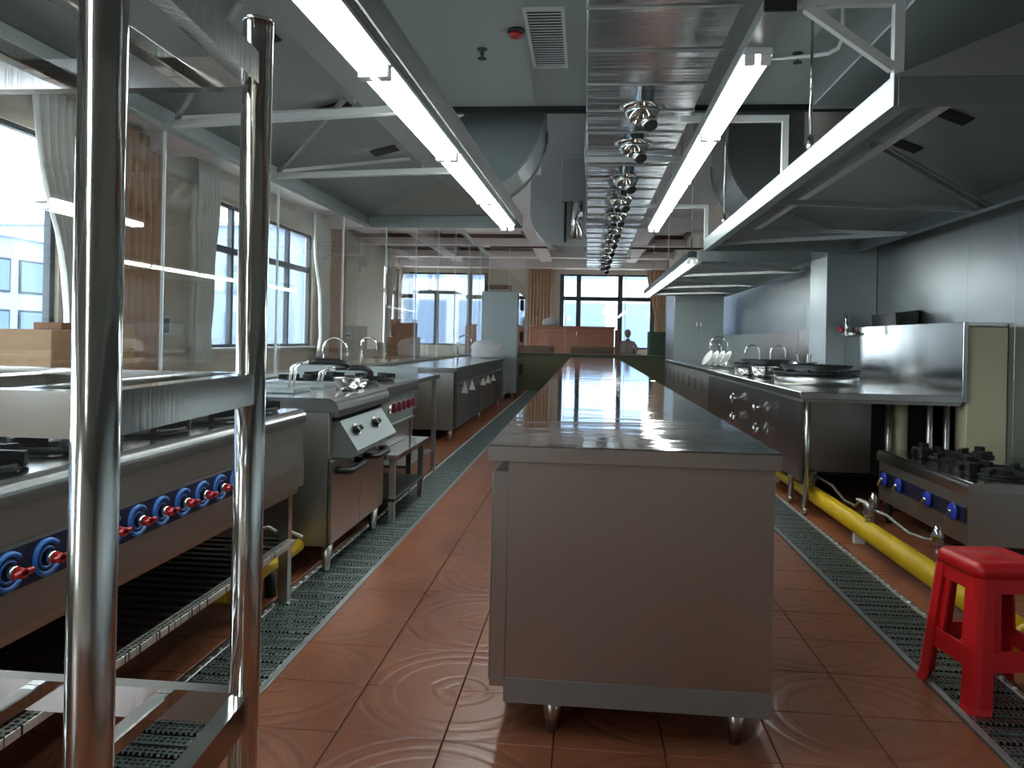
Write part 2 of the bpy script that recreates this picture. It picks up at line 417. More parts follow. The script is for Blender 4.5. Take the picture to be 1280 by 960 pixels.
# low olive walls carrying the glass
wl = MB().box(-2.27, -2.15, -.64, 17.42, 0, .78).build('wall_left', 'olive_wall', kind='structure')
MB().box(-2.30, -2.12, -.64, 17.45, .78, .81, .004).build('ledge', 'ledge_brown', wl)
wf = MB().box(-2.15, 2.65, 17.3, 17.42, 0, .78).build('wall_front', 'olive_wall', kind='structure')
MB().box(-2.12, 2.65, 17.27, 17.45, .78, .81, .004).build('ledge', 'ledge_brown', wf)
# glass partition: left run and far run
g1 = thing('glass_partition', (-2.21, 0, .81), 'frameless clear glass partition with upright joints behind the ranges', 'glass partition')
yj = [-.64, .86, 2.36, 3.86, 5.36, 6.86, 8.36, 9.86, 11.36, 12.86, 14.36, 15.86, 17.34]
for a, b in zip(yj, yj[1:]):
    MB().box(-2.216, -2.206, a+.005, b-.005, .81, 2.975).build('glass_pane', 'partition_glass', g1)
    MB().box(-2.218, -2.204, b-.005, b+.005, .81, 2.975).build('joint', 'white_paint', g1)
MB().box(-2.235, -2.187, -.64, 17.36, 2.975, 3.0).build('top_channel', 'galv_paint', g1)
g2 = thing('glass_partition', (0, 17.36, .81), 'frameless clear glass partition across the far end of the kitchen', 'glass partition')
xj = [-2.2, -1.75, -.48, .84, 2.05, 2.64]
for a, b in zip(xj, xj[1:]):
    MB().box(a+.005, b-.005, 17.355, 17.365, .81, 3.15).build('glass_pane', 'partition_glass', g2)
    MB().box(b-.005, b+.005, 17.353, 17.367, .81, 3.15).build('joint', 'galv_paint', g2)
MB().box(-2.2, 2.64, 17.33, 17.39, 3.15, 3.19).build('top_channel', 'trim_brown', g2)

# outer hall walls with windows.  left outer wall X=-6.5, far wall Y=27
SILL, HEAD, BAR = .84, 3.45, 2.62
wins = [(-2.0, 3.2), (4.2, 9.0), (12.45, 17.9), (24.4, 26.4)]
wo = MB(); prev = -5.0
for a, b in wins+[(27.0, 27.0)]:
    if a > prev: wo.box(-6.7, -6.5, prev, a, 0, 4.0)
    if b > a: wo.box(-6.7, -6.5, a, b, 0, SILL).box(-6.7, -6.5, a, b, HEAD, 4.0)
    prev = b
wo.build('wall_left', 'wall_beige', kind='structure')
for i, (a, b) in enumerate(wins):
    w_ = thing('window_%d' % (i+1), (-6.6, (a+b)/2, SILL), kind='structure')
    fr = MB().box(-6.64, -6.56, a, b, SILL, SILL+.06).box(-6.64, -6.56, a, b, HEAD-.06, HEAD).box(-6.64, -6.56, a, b, BAR-.06, BAR+.06)
    n = max(1, round((b-a)/1.25))
    for q in range(n+1):
        y = a+(b-a)*q/n; y = min(max(y, a+.035), b-.035); fr.box(-6.645, -6.555, y-.05, y+.05, SILL+.06, HEAD-.06)
    fr.build('frame', 'frame_dark', w_)
    for q in range(n):
        y0 = a+(b-a)*q/n+.05; y1 = a+(b-a)*(q+1)/n-.05
        MB().box(-6.605, -6.595, y0, y1, SILL+.06, BAR-.06).build('pane', 'window_glass', w_)
        MB().box(-6.605, -6.595, y0, y1, BAR+.06, HEAD-.06).build('pane', 'window_glass', w_)
    MB().box(-6.55, -6.40, a-.05, b+.05, SILL-.04, SILL, .005).build('sill', 'white_paint', w_)
    portal((-6.72, (a+b)/2, (SILL+HEAD)/2), (0, R(-90), 0), HEAD-SILL, b-a)
fw = [(-6.3, -3.76), (-.95, 2.30)]
wo = MB(); prev = -6.7
for a, b in fw+[(2.66, 2.66)]:
    wo.box(prev, a, 27.0, 27.2, 0, 4.0)
    if b > a: wo.box(a, b, 27.0, 27.2, 0, SILL).box(a, b, 27.0, 27.2, 3.4, 4.0)
    prev = b
wo.build('wall_front', 'wall_beige', kind='structure')
for i, (a, b) in enumerate(fw):
    w_ = thing('window_%d' % (i+5), ((a+b)/2, 27.1, SILL), kind='structure')
    xs = [a, a+1.0, a+2.24, b] if i == 0 else [a, -.30, 1.13, b]
    bz = 2.72 if i == 0 else 2.56
    fr = MB().box(a, b, 27.05, 27.13, SILL, SILL+.06).box(a, b, 27.05, 27.13, 3.34, 3.4).box(a, b, 27.05, 27.13, bz-.07, bz+.07)
    for x in xs: x = min(max(x, a+.06), b-.06); fr.box(x-.08, x+.08, 27.045, 27.135, SILL+.06, 3.34)
    fr.build('frame', 'frame_dark', w_)
    for x0, x1 in zip(xs, xs[1:]):
        MB().box(x0+.08, x1-.08, 27.085, 27.095, SILL+.06, bz-.07).build('pane', 'window_glass', w_)
        MB().box(x0+.08, x1-.08, 27.085, 27.095, bz+.07, 3.34).build('pane', 'window_glass', w_)
    portal(((a+b)/2, 27.22, (SILL+3.4)/2), (R(-90), 0, 0), b-a, 3.4-SILL)

# curtains
def curtain(axis, pos, c0, c1, z0, z1, mat, label, tie=None, nw=7, group=None):
    """folded cloth hanging between c0 and c1; tie: (height, centre, half width) draws it in"""
    m = MB(); nz = 14; nx = nw*8; th = .012; rows = []
    for i in range(nz+1):
        z = z1+(z0-z1)*i/nz; cen = (c0+c1)/2; hw = (c1-c0)/2
        if tie:
            tz, tc, th2 = tie
            k = max(0, 1-abs(z-tz)/(z1-tz)) if z > tz else max(.55, 1-abs(z-tz)/(tz-z0+1e-6)*.45)
            k = k*k*(3-2*k) if z > tz else k
            cen = cen+(tc-cen)*k; hw = hw+(th2-hw)*k
        rows.append([(cen-hw+2*hw*j/nx, .05*math.sin(2*math.pi*nw*j/nx)+.015*math.sin(5.1*j/nx+i), z) for j in range(nx+1)])
    def P(a, d, z, o): return (pos+d+o, a, z) if axis == 'x' else (a, pos+d+o, z)
    n = nx+1
    vs = [P(a, d, z, 0) for row in rows for a, d, z in row]+[P(a, d, z, th) for row in rows for a, d, z in row]
    M = n*(nz+1); fs = []
    for i in range(nz):
        for j in range(nx):
            q = i*n+j; fs.append((q, q+1, q+n+1, q+n)); fs.append((M+q, M+q+n, M+q+n+1, M+q+1))
    for j in range(nx): fs.append((j, M+j, M+j+1, j+1)); q = nz*n+j; fs.append((q, q+1, M+q+1, M+q))
    for i in range(nz): q = i*n; fs.append((q, q+n, M+q+n, M+q)); q = i*n+nx; fs.append((q, M+q, M+q+n, q+n))
    m.add(vs, fs, True)
    c = m.build('curtain', mat, None, label, 'curtain', group)
    # rail on which it hangs
    return c
curtain('x', -6.34, 8.25, 9.3, .6, 3.9, 'curtain_white', 'white curtain tied back at the edge of the window beside the cardboard boxes', (1.1, 9.1, .16))
curtain('x', -6.34, 9.9, 11.1, .3, 3.9, 'curtain_tan', 'tan curtain hanging flat against the wide beige pillar')
curtain('x', -6.30, 12.0, 12.75, .6, 3.9, 'curtain_white', 'white curtain at the pillar edge of the wide four-bay window', (1.0, 12.25, .25))
curtain('x', -6.30, 17.3, 18.5, .6, 3.9, 'curtain_white', 'white curtain gathered at the far edge of the wide four-bay window', (1.1, 18.2, .28))
curtain('x', -6.34, 18.6, 19.9, .3, 3.9, 'curtain_tan', 'tan curtain hanging beside the gathered white curtain')
curtain('x', -6.28, 24.0, 24.9, .6, 3.9, 'curtain_white', 'white curtain slanting at the narrow corner window', (1.1, 24.1, .2))
curtain('y', 26.75, -2.03, -1.22, .4, 3.7, 'curtain_tan', 'tan pleated curtain hanging straight beside the far window')
curtain('y', 26.75, 2.0, 2.6, .4, 3.7, 'curtain_tan', 'tan curtain pulled aside next to the tall steel cabinet', (1.2, 2.48, .12), 4)
curtain('y', 26.75, -4.2, -3.6, .4, 3.7, 'curtain_white', 'sheer white curtain at the corner-side far window', None, 4)

# outside: ground and buildings
MB().box(-90, 60, -40, 120, -.6, -.4).build('ground', 'ground', kind='structure')
def building(x0, x1, y0, y1, h, mat, face, rows, n, label):
    b = thing('building', ((x0+x1)/2, (y0+y1)/2, -.4), label, 'building')
    MB().box(x0, x1, y0, y1, -.4, h).build('wall', mat, b)
    MB().box(x0-.2, x1+.2, y0-.2, y1+.2, h, h+.3).build('roof', 'facade_pale', b)
    for (za, zb) in rows:
        for i in range(n):
            if face == 'x':
                s0 = y0+(y1-y0)*(i+.08)/n; s1 = y0+(y1-y0)*(i+.92)/n
                wd = MB().box(x1-.02, x1+.06, s0, s1, za, zb).build('window', 'frame_dark', b)
                MB().box(x1+.06, x1+.08, s0+.1, s1-.1, za+.1, zb-.1).build('pane', 'facade_glass', wd)
            else:
                s0 = x0+(x1-x0)*(i+.08)/n; s1 = x0+(x1-x0)*(i+.86)/n
                wd = MB().box(s0, s1, y0-.06, y0+.02, za, zb).build('window', 'facade_blue', b)
                MB().box(s0+.12, s1-.12, y0-.08, y0-.06, za+.12, zb-.12).build('pane', 'facade_glass', wd)
building(-42, -27, -5, 45, 5.4, 'facade_blue', 'x', [(.4, 2.0), (2.8, 4.4)], 14, 'low blue-grey building seen through the side windows')
building(-42, -20, 48, 60, 8.0, 'facade_blue', 'y', [(.6, 2.6), (3.6, 5.6)], 6, 'blue-grey block seen through the corner-side far window')
building(-14, 22, 58, 70, 12.0, 'facade_pale', 'y', [(.4, 4.0), (5.6, 8.6)], 9, 'pale building with blue glazing outside the far window')

# hall contents
ob = thing('booth_screen', (-.37, 20.5, 0), 'long reddish-orange booth screen standing beyond the far glass', 'screen')
MB().box(-1.5, .72, 20.45, 20.55, .05, 1.42, .02).build('panel', 'orange_panel', ob)
MB().box(-1.52, .74, 20.43, 20.57, 1.42, 1.48, .015).build('cap_rail', 'orange_panel', ob)
MB().box(.74, .86, 20.42, 20.58, 0, 1.40, .02).build('end_post', 'cardboard_brown', ob)
MB().box(-1.5, .72, 20.43, 20.57, 0, .05).build('plinth', 'wood_brown', ob)
def bench(x0, x1, label):
    t = thing('bench', ((x0+x1)/2, 18.5, 0), label, 'bench')
    MB().box(x0, x1, 18.25, 18.65, .40, .46, .02).build('seat', 'wood_brown', t)
    MB().box(x0, x1, 18.21, 18.27, .46, .96, .02).build('backrest', 'wood_brown', t)
    for x in (x0+.03, x1-.09):
        for y in (18.28, 18.57): MB().box(x, x+.06, y, y+.06, 0, .40).build('leg', 'wood_brown', t)
bench(-1.55, -.75, 'short dark wooden bench behind the far ledge beside the glossy-fronted tall cabinet')
bench(-.38, .62, 'longer dark wooden bench behind the far ledge below the orange screen')
gb = thing('notice_stand', (1.95, 21.0, 0), 'dark green board on legs beyond the far glass', 'board')
MB().box(1.62, 2.25, 20.97, 21.03, .55, 1.38, .01).build('board', 'green_board', gb)
for x in (1.68, 2.15): MB().box(x, x+.05, 20.98, 21.02, 0, .55).build('leg', 'wood_brown', gb)
# bag on the booth screen
bm_ = MB(); bm_.lathe([(0, 0), (.20, .01), (.23, .07), (.20, .15), (.10, .21), (0, .23)], (-.95, 20.5, 1.48), 14)
bm_.build('white_bag', 'bag_grey', None, 'pale cloth bag lying on top of the orange booth screen', 'bag')
# cartons by the left windows
def carton(x0, x1, y0, y1, z0, z1, mat, label, group=None):
    t = thing('cardboard_box', ((x0+x1)/2, (y0+y1)/2, z0), label, 'box', group)
    MB().box(x0, x1, y0, y1, z0, z1, .006).build('carton', mat, t)
    xm = (x0+x1)/2
    MB().box(xm-.03, xm+.03, y0-.001, y1+.001, z1-.0005, z1+.0015).build('tape', 'tape', t)
    return t
def hall_table(x0, x1, y0, y1, h, label, mat='wood_brown'):
    t = thing('hall_table', ((x0+x1)/2, (y0+y1)/2, 0), label, 'table')
    MB().box(x0, x1, y0, y1, h-.04, h, .008).build('tabletop', mat, t)
    for x in (x0+.04, x1-.1):
        for y in (y0+.04, y1-.1): MB().box(x, x+.06, y, y+.06, 0, h-.04).build('leg', mat, t)
    return t
hall_table(-4.95, -3.55, 5.6, 6.6, .74, 'brown hall table carrying the cardboard boxes behind the glass')
carton(-4.85, -4.2, 5.75, 6.35, .74, 1.10, 'cardboard', 'large tan cardboard box on the hall table behind the rack')
carton(-3.95, -3.72, 5.75, 6.1, .74, .95, 'cardboard', 'lower small tan cardboard box on the hall table')
carton(-3.95, -3.72, 5.75, 6.1, .952, 1.16, 'cardboard', 'upper small tan cardboard box stacked on the other small box')
carton(-4.55, -4.3, 6.0, 6.3, 1.102, 1.16, 'cardboard_brown', 'flat brown carton lying on the large cardboard box')
hall_table(-3.75, -2.85, 13.4, 14.4, .74, 'brown hall table carrying the brown cartons')
carton(-3.55, -3.05, 13.6, 14.1, .74, 1.10, 'cardboard_brown', 'brown carton on the hall table, lower of two')
carton(-3.50, -3.10, 13.65, 14.05, 1.102, 1.42, 'cardboard_brown', 'brown carton stacked on top of another brown carton')
sk = thing('socket_strip', (-6.49, 20.6, 1.05), 'white row of wall sockets on the far beige pillar', 'socket')
MB().box(-6.499, -6.48, 20.2, 21.0, 1.04, 1.18, .004).build('plate', 'white_plastic', sk)
for i in range(3): MB().box(-6.48, -6.474, 20.28+i*.24, 20.42+i*.24, 1.07, 1.15).build('outlet', 'frame_dark', sk)
sw = thing('switch_panel', (-6.49, 11.3, 1.0), 'grey electric panel box on the wide beige pillar', 'switch panel')
MB().box(-6.499, -6.44, 11.15, 11.5, 1.05, 1.35, .006).build('box', 'galv_paint', sw)
MB().box(-6.44, -6.434, 11.19, 11.46, 1.09, 1.31, .003).build('cover', 'frame_dark', sw)
ac = thing('wall_vent', (-2.9, 26.99, 2.5), 'brown framed grille high on the far beige wall', 'vent')
MB().box(-3.55, -2.65, 26.93, 26.998, 2.62, 2.98, .01).build('frame', 'wood_brown', ac)
for i in range(3): MB().box(-3.47, -2.73, 26.90, 26.93, 2.69+i*.09, 2.72+i*.09).build('slat', 'white_paint' if i == 1 else 'wood_brown', ac)

# ================================================================== ISLAND TABLES
def foot(m, x, y, h, r0=.022, r1=.017):
    m.lathe([(r1, 0), (r1, .03), (r0, .035), (r0*1.2, h)], (x, y, 0), 14); return m
def work_cabinet(y0, y1, label):
    t = thing('work_cabinet', (.13, (y0+y1)/2, 0), label, 'work table', 'steel work cabinets in the middle island')
    x0, x1, zt = -.262, .524, .81
    MB().box(x0, x1, y0, y1, .805, zt, .002).build('worktop', 'steel_top', t)
    MB().box(x0+.0005, x1-.0005, y0+.0005, y1-.0005, .765, .805, .001).build('edge_band', 'steel_island', t)
    MB().box(x0+.055, x1-.012, y0+.02, y1-.02, .096, .765, .002).build('body', 'steel_island', t)
    MB().box(x0+.053, x1-.010, y0+.018, y0+.021, .098, .165).build('bottom_strip', 'steel_hood', t)
    MB().box(x0+.012, x0+.055, y0+.03, y1-.03, .135, .735, .002).build('door_track', 'steel_island', t)
    n = max(2, round((y1-y0)/.95))
    for i in range(n):
        a = y0+.04+(y1-y0-.08)*i/n; b = y0+.04+(y1-y0-.08)*(i+1)/n
        d = MB().box(x0+.004 if i % 2 else x0+.008, x0+.012, a, b, .15, .72, .001).build('sliding_door', 'steel_side', t)
        MB().box(x0+.001, x0+.005, a+.06, a+.09, .38, .50, .001).build('finger_pull', 'dark_metal', d)
    k = max(2, int((y1-y0)/1.6)+1)
    for i in range(k):
        y = y0+.08+(y1-y0-.16)*i/(k-1)
        for x in (-.075, .43): foot(MB(), x, y, .096).build('leg', 'steel', t)
    return t
work_cabinet(2.115, 5.86, 'steel island work cabinet whose plain end panel faces the room')
work_cabinet(5.90, 9.65, 'steel island work cabinet between the dark joint and the last island cabinet')
work_cabinet(9.655, 13.4, 'last steel island work cabinet, ending towards the far olive wall')

# ================================================================== LEFT RACK
rk = thing('storage_rack', (-1.0, .79, 0), 'tall chrome four-tier slatted storage rack with round posts', 'rack')
PX, PXL = -.415, -1.75
for (x, y) in ((-.405, .61), (-.430, .965), (PXL, .61), (PXL, .965)):
    p = MB().cyl((x, y, .05), (x, y, 1.5), .019, n=32).build('post', 'chrome_post', rk)
    MB().lathe([(.0192, 0), (.0192, .003), (.0175, .005), (0, .0055)], (x, y, 1.5), 32).build('cap', 'chrome_post', p)
    MB().lathe([(.012, 0), (.022, .004), (.022, .05)], (x, y, 0), 16).build('foot', 'black_plastic', p)
for i, z in enumerate((.20, .62, 1.03, 1.435)):
    hh = .02 if i in (0, 1) else .0195
    sh = MB().bar((-.424, .965, z), (PXL, .965, z), .022, hh*2).bar((-.405, .61, z), (PXL, .61, z), .022, hh*2).build('long_rails', 'chrome_post', rk)
    MB().bar((-.4295, .95, z), (-.4055, .625, z), .022, hh*2).build('side_rail', 'chrome_post', rk)
    MB().bar((PXL, .95, z), (PXL, .625, z), .022, hh*2).build('side_rail', 'chrome_post', rk)
    for j in range(6): 
        x = -.535-j*.178
        MB().box(x-.011, x+.011, .622, .955, z-.006, z+.014, .002).build('slat', 'chrome_post', sh)

# ================================================================== LEFT GAS RANGE
RX = -1.16
gr = thing('gas_range', (-1.55, 2.05, 0), 'long low steel gas range with red tap handles on blue dials and black burner grates', 'gas range')
Y0, Y1 = 1.02, 3.15
poly = [(-1.95, .755), (-1.95, .79), (RX-.03, .79)]+[(RX-.03+.03*math.sin(R(a)), .76+.03*math.cos(R(a))) for a in (15, 30, 45, 60, 75, 90)]+[(RX, .735), (RX-.02, .735), (RX-.02, .755)]
MB().prism(poly, 'y', Y0, Y1).build('top', 'steel_counter', gr)
MB().box(RX-.03, RX-.008, Y0+.005, Y1-.005, .655, .737, .002).build('front_fascia', 'steel_side', gr)
cp = MB().prism([(RX-.03, .655), (RX-.010, .655), (RX-.004, .555), (RX-.004, .475), (RX-.03, .475)], 'y', Y0+.005, Y1-.005).build('control_panel', 'steel_side', gr)
MB().prism([(RX-.006, .648), (RX-.004, .648), (RX+.001, .562), (RX-.003, .562)], 'y', Y0+.1, 2.62).build('band', 'navy_band', cp)
MB().box(RX-.05, RX-.03, Y0+.005, Y1-.005, .44, .475).build('lower_lip', 'steel', gr)
def gas_tap(y, z, x, parent, wing='red_handle', dial='blue_dial'):
    k = MB().cyl((x, y, z), (x+.022, y, z), .014, n=12).build('tap', 'chrome', parent)
    ring = MB()
    P = [(x+.002, y+.040*math.cos(R(a)), z+.036*math.sin(R(a))) for a in range(40, 321, 14)]
    ring.tube(P, .0065, 6); ring.tube([(px, y+(py-y)*.62, z+(pz-z)*.62) for px, py, pz in P], .0035, 6)
    ring.build('dial', dial, k)
    MB().cyl((x+.022, y, z), (x+.040, y, z), .013, .010, 10).box(x+.030, x+.040, y-.030, y+.030, z-.006, z+.007, .003).build('handle', wing, k)
for i in range(12): gas_tap(1.245+i*.1148, .604, RX-.003, gr)
MB().box(-1.93, RX-.03, Y0, Y0+.012, .44, .755).build('end_panel', 'steel_dark', gr)  # darker steel than the other end: the shade here is put into the colour
MB().box(-1.93, RX-.03, Y1-.012, Y1, .44, .755).build('end_panel', 'steel_side', gr)
MB().box(-1.95, -1.935, Y0, Y1, .44, .92, .003).build('back_upstand', 'steel_side', gr)
for x in (-1.90, RX-.06):
    for y in (Y0+.05, Y1-.05): MB().box(x-.02, x+.02, y-.02, y+.02, 0, .44).build('leg', 'steel', gr)
MB().box(RX-.045, RX-.01, Y0+.07, Y1-.07, .240, .262, .001).build('shelf_rail', 'perforated_light', gr)
MB().box(-1.92, -1.885, Y0+.07, Y1-.07, .240, .262, .001).build('shelf_rail', 'steel', gr)
sl = None
for j in range(32):
    y = Y0+.09+j*.064
    if sl is None: sl = MB().box(-1.885, RX-.045, y, y+.03, .240, .254, .002).build('shelf_slat', 'steel_dark', gr); y00 = y
    else: inst(sl, (0, y-y00, 0))
MB().box(-1.93, -1.925, Y0+.02, Y1-.02, .02, .44).build('back_sheet', 'dark_metal', gr)
def trivet(cx, cy, z, parent, s=.135):
    b = MB().lathe([(.055, 0), (.055, .018), (.035, .024), (0, .024)], (cx, cy, z), 16).build('burner', 'cast_iron', parent)
    g = MB().tube(arc((cx, cy), s, 0, 345, 23, 'xy', z+.012), .009, 6, closed=True)
    for a in range(0, 360, 60):
        c, sn = math.cos(R(a+15)), math.sin(R(a+15))
        p0 = Vector((cx+c*s*.35, cy+sn*s*.35, z+.03)); p1 = Vector((cx+c*(s+.012), cy+sn*(s+.012), z+.026))
        g.bar(p0, p1, .018, .034)
    g.build('burner_grate', 'cast_iron', b)
for i in range(6):
    for x in (-1.36, -1.73): trivet(x, 1.20+i*.355, .79, gr)

# yellow gas pipe beside the range
gp = thing('gas_pipe', (-1.30, 3.1, 0), 'yellow gas pipe with grey valves between the range and the fryer', 'pipe')
MB().cyl((-1.30, 2.75, .133), (-1.30, 3.46, .133), .03, n=18).build('pipe', 'pipe_yellow', gp)
MB().cyl((-1.30, 2.76, .133), (-1.46, 2.76, .133), .03, n=18).build('pipe_return', 'pipe_yellow', gp)
for y in (2.85, 3.15): MB().cyl((-1.30, y, .0), (-1.30, y, .11), .025, n=12).build('support', 'dark_metal', gp)
for y in (3.0, 3.28):
    v = MB().cyl((-1.30, y, .155), (-1.30, y, .215), .016, n=12).lathe([(.020, -.025), (.030, -.01), (.024, .01), (.028, .025), (.014, .04)], (-1.30, y, .215), 12).build('valve', 'valve_grey', gp)
    MB().bar((-1.30, y, .25), (-1.22, y+.02, .215), .018, .010).build('lever', 'white_plastic', v)
    MB().tube([(-1.31, y, .225), (-1.36, y-.02, .26), (-1.40, y-.05, .25), (-1.44, y-.06, .20)], .010, 8).build('hose', 'hose', v)
MB().cyl((-1.33, 2.94, .15), (-1.33, 2.94, .24), .02, n=12).build('stub', 'pipe_yellow', gp)

# ================================================================== FRYER
FX = -1.17; fy0, fy1 = 3.47, 4.40
fr = thing('deep_fryer', (-1.55, 3.93, 0), 'steel double fryer with tilted two-dial control box and black door handles', 'fryer')
poly = [(-2.0, .745), (-2.0, .81), (FX-.01, .81)]+[(FX-.01+.055*math.sin(R(a)), .755+.055*math.cos(R(a))) for a in (12, 25, 40, 55, 70, 90)]+[(FX+.045, .725), (FX+.01, .725), (FX+.01, .745)]
MB().prism(poly, 'y', fy0, fy1).build('top', 'steel_counter', fr)
MB().box(-2.0, FX, fy0+.006, fy1-.006, .125, .745, .003).build('body', 'steel_side', fr)
MB().box(FX, FX+.004, fy0+.05, fy1-.03, .700, .722).build('vent_slot', 'black_gap', fr)
cb = MB().prism([(FX, .70), (FX+.028, .70), (FX+.118, .565), (FX+.118, .545), (FX+.09, .53), (FX, .53)], 'y', fy0+.07, fy1-.12).build('control_box', 'steel_lip', fr)
nrm = Vector((.135, 0, .09)).normalized()
for y in (3.68, 4.02):
    c = Vector((FX+.066, y, .646))
    kb = MB().cyl(c, c+nrm*.010, .030, n=18).build('dial', 'white_plastic', cb)
    MB().cyl(c+nrm*.010+Vector((0, -.035, -.004)), c+nrm*.030+Vector((0, -.035, -.004)), .022, .018, 14).build('knob', 'black_plastic', kb)
    MB().cyl(c+nrm*.006+Vector((0, .045, .0)), c+nrm*.022+Vector((0, .045, .0)), .014, .012, 12).build('switch', 'black_plastic', kb)
for a, b in ((fy0+.006, 3.93), (3.936, fy1-.006)):
    d = MB().box(FX, FX+.018, a, b, .135, .522, .003).build('door', 'steel', fr)
    h = MB().tube([(FX+.018, a+.06, .470), (FX+.055, a+.065, .468), (FX+.072, a+.10, .462), (FX+.072, a+.34, .462), (FX+.055, a+.375, .468), (FX+.018, a+.38, .470)], .017, 8).build('handle', 'black_plastic', d)
    MB().lathe([(.022, 0), (.020, .010), (0, .014)], (FX+.018, a+.30, .502), 14, 'x').build('latch', 'chrome', d)
MB().box(FX-.002, FX+.0005, fy0+.004, fy0+.012, .125, .53).build('door_gap', 'black_gap', fr)
for x in (-1.93, FX-.02):
    for y in (fy0+.06, fy1-.08): MB().lathe([(.018, .0045), (.018, .02), (.030, .125)], (x, y, 0), 12).build('leg', 'steel', fr)
def basket(y, z, label):
    t = thing('fryer_basket', (-1.55, y, .81), label, 'fryer basket')
    MB().box(-1.78, -1.42, y-.11, y+.11, .8105, .835, .004).build('lid', 'steel_hood', t)
    MB().tube([(-1.48, y-.03, .835), (-1.47, y-.03, z-.03), (-1.43, y-.03, z-.005), (-1.38, y-.03, z)], .007, 8).tube([(-1.48, y+.03, .835), (-1.47, y+.03, z-.03), (-1.43, y+.03, z-.005), (-1.38, y+.03, z)], .007, 8).build('rod', 'chrome', t)
    MB().tube([(-1.39, y, z), (-1.34, y, z+.004), (-1.24, y, z+.002), (-1.20, y, z-.008), (-1.185, y, z-.03)], .016, 8).build('grip', 'black_plastic', t)
basket(3.80, .965, 'flat-lidded fryer basket with black grip, its handle standing taller')
basket(4.22, .92, 'flat-lidded fryer basket with black grip beside the small steel bowls')
def bowl(x, y, z, r0, h, label, name='steel_bowl', mat='chrome', cat='bowl', group=None):
    return MB().lathe([(r0*.45, 0), (r0*.8, h*.4), (r0, h), (r0*1.04, h), (r0*.97, h*.96), (r0*.76, h*.42), (r0*.4, .006), (0, .005)], (x, y, z), 20).build(name, mat, None, label, cat, group)
bowl(-1.25, 4.00, .81, .075, .07, 'larger shiny steel bowl standing on the fryer top')
bowl(-1.25, 4.19, .81, .055, .05, 'smaller shiny steel bowl standing on the fryer top')

# ================================================================== STOVE ON LOW STAND + SINK TABLE
st = thing('low_stand', (-1.5, 4.9, 0), 'low steel stand with dark undershelf carrying the red-knob stove', 'stand')
MB().box(-2.0, -1.075, 4.44, 5.32, .38, .41, .003).build('top', 'steel_counter', st)
MB().box(-1.98, -1.10, 4.46, 5.30, .13, .15, .003).build('undershelf', 'dark_metal', st)
for x in (-1.97, -1.12):
    for y in (4.48, 5.27): MB().box(x-.018, x+.018, y-.018, y+.018, 0, .38, .002).build('leg', 'steel', st)
sv = thing('stove_top', (-1.6, 5.0, .41), 'steel stove with a row of dark red knobs on the low stand', 'stove')
MB().box(-2.0, -1.215, 4.44, 5.31, .41, .74, .003).build('body', 'steel_side', sv)
MB().prism([(-2.0, .74), (-2.0, .81), (-1.18, .81), (-1.165, .795), (-1.165, .74)], 'y', 4.42, 5.33).build('top', 'steel_counter', sv)
fp = MB().box(-1.215, -1.195, 4.45, 5.30, .56, .735, .002).build('front_panel', 'steel_hood', sv)
for i in range(5):
    y = 4.66+i*.13
    k = MB().lathe([(.026, 0), (.026, .012), (.018, .022), (0, .023)], (-1.195, y, .655), 14, 'x').build('knob', 'chrome', fp)
    MB().box(-1.175, -1.150, y-.008, y+.008, .632, .690, .004).build('grip', 'knob_maroon', k)
MB().box(-1.215, -1.175, 4.45, 5.30, .545, .56, .002).build('drip_rail', 'steel', sv)
for x in (-1.40, -1.75):
    for y in (4.65, 5.08): trivet(x, y, .81, sv, .12)
skt = thing('sink_table', (-1.6, 5.95, 0), 'open steel sink table with two gooseneck taps and an end upstand', 'sink table')
MB().box(-2.10, -1.20, 5.38, 6.35, .765, .80, .003).build('top', 'steel_counter', skt)
MB().box(-2.10, -1.18, 5.38, 5.405, .80, .888, .003).build('end_upstand', 'steel_hood', skt)
MB().box(-1.95, -1.35, 5.55, 6.2, .53, .766, .004).build('basin', 'steel_side', skt)
for x in (-2.06, -1.24):
    for y in (5.43, 6.31): MB().box(x-.018, x+.018, y-.018, y+.018, 0, .765, .002).build('leg', 'steel', skt)
MB().box(-2.05, -1.25, 5.45, 6.29, .16, .18, .002).build('undershelf', 'steel_side', skt)
def tap(x, y, z, h, reach, label, ang=0, group=None):
    t = thing('gooseneck_tap', (x, y, z), label, 'tap', group)
    MB().lathe([(.026, 0), (.026, .012), (.014, .02), (.014, .06)], (x, y, z), 14).build('base', 'chrome', t)
    c, s_ = math.cos(ang), math.sin(ang); rr = reach/2; pts = [(x, y, z+.05), (x, y, z+h-rr)]
    pts += [(x+c*(rr-rr*math.cos(R(a))), y+s_*(rr-rr*math.cos(R(a))), z+h-rr+rr*math.sin(R(a))) for a in range(15, 181, 15)]
    pts.append((x+c*reach, y+s_*reach, z+h-rr-.05))
    MB().tube(pts, .0105, 10).build('spout', 'chrome', t)
    MB().bar((x-.03*s_, y+.012, z+.045), (x-.03*s_, y+.06, z+.06), .012, .008).build('lever', 'chrome', t)
tap(-2.03, 5.85, .80, .28, .19, 'wide gooseneck tap on the open sink table beside the glass')
tap(-1.80, 6.10, .80, .29, .12, 'narrow gooseneck tap on the open sink table')

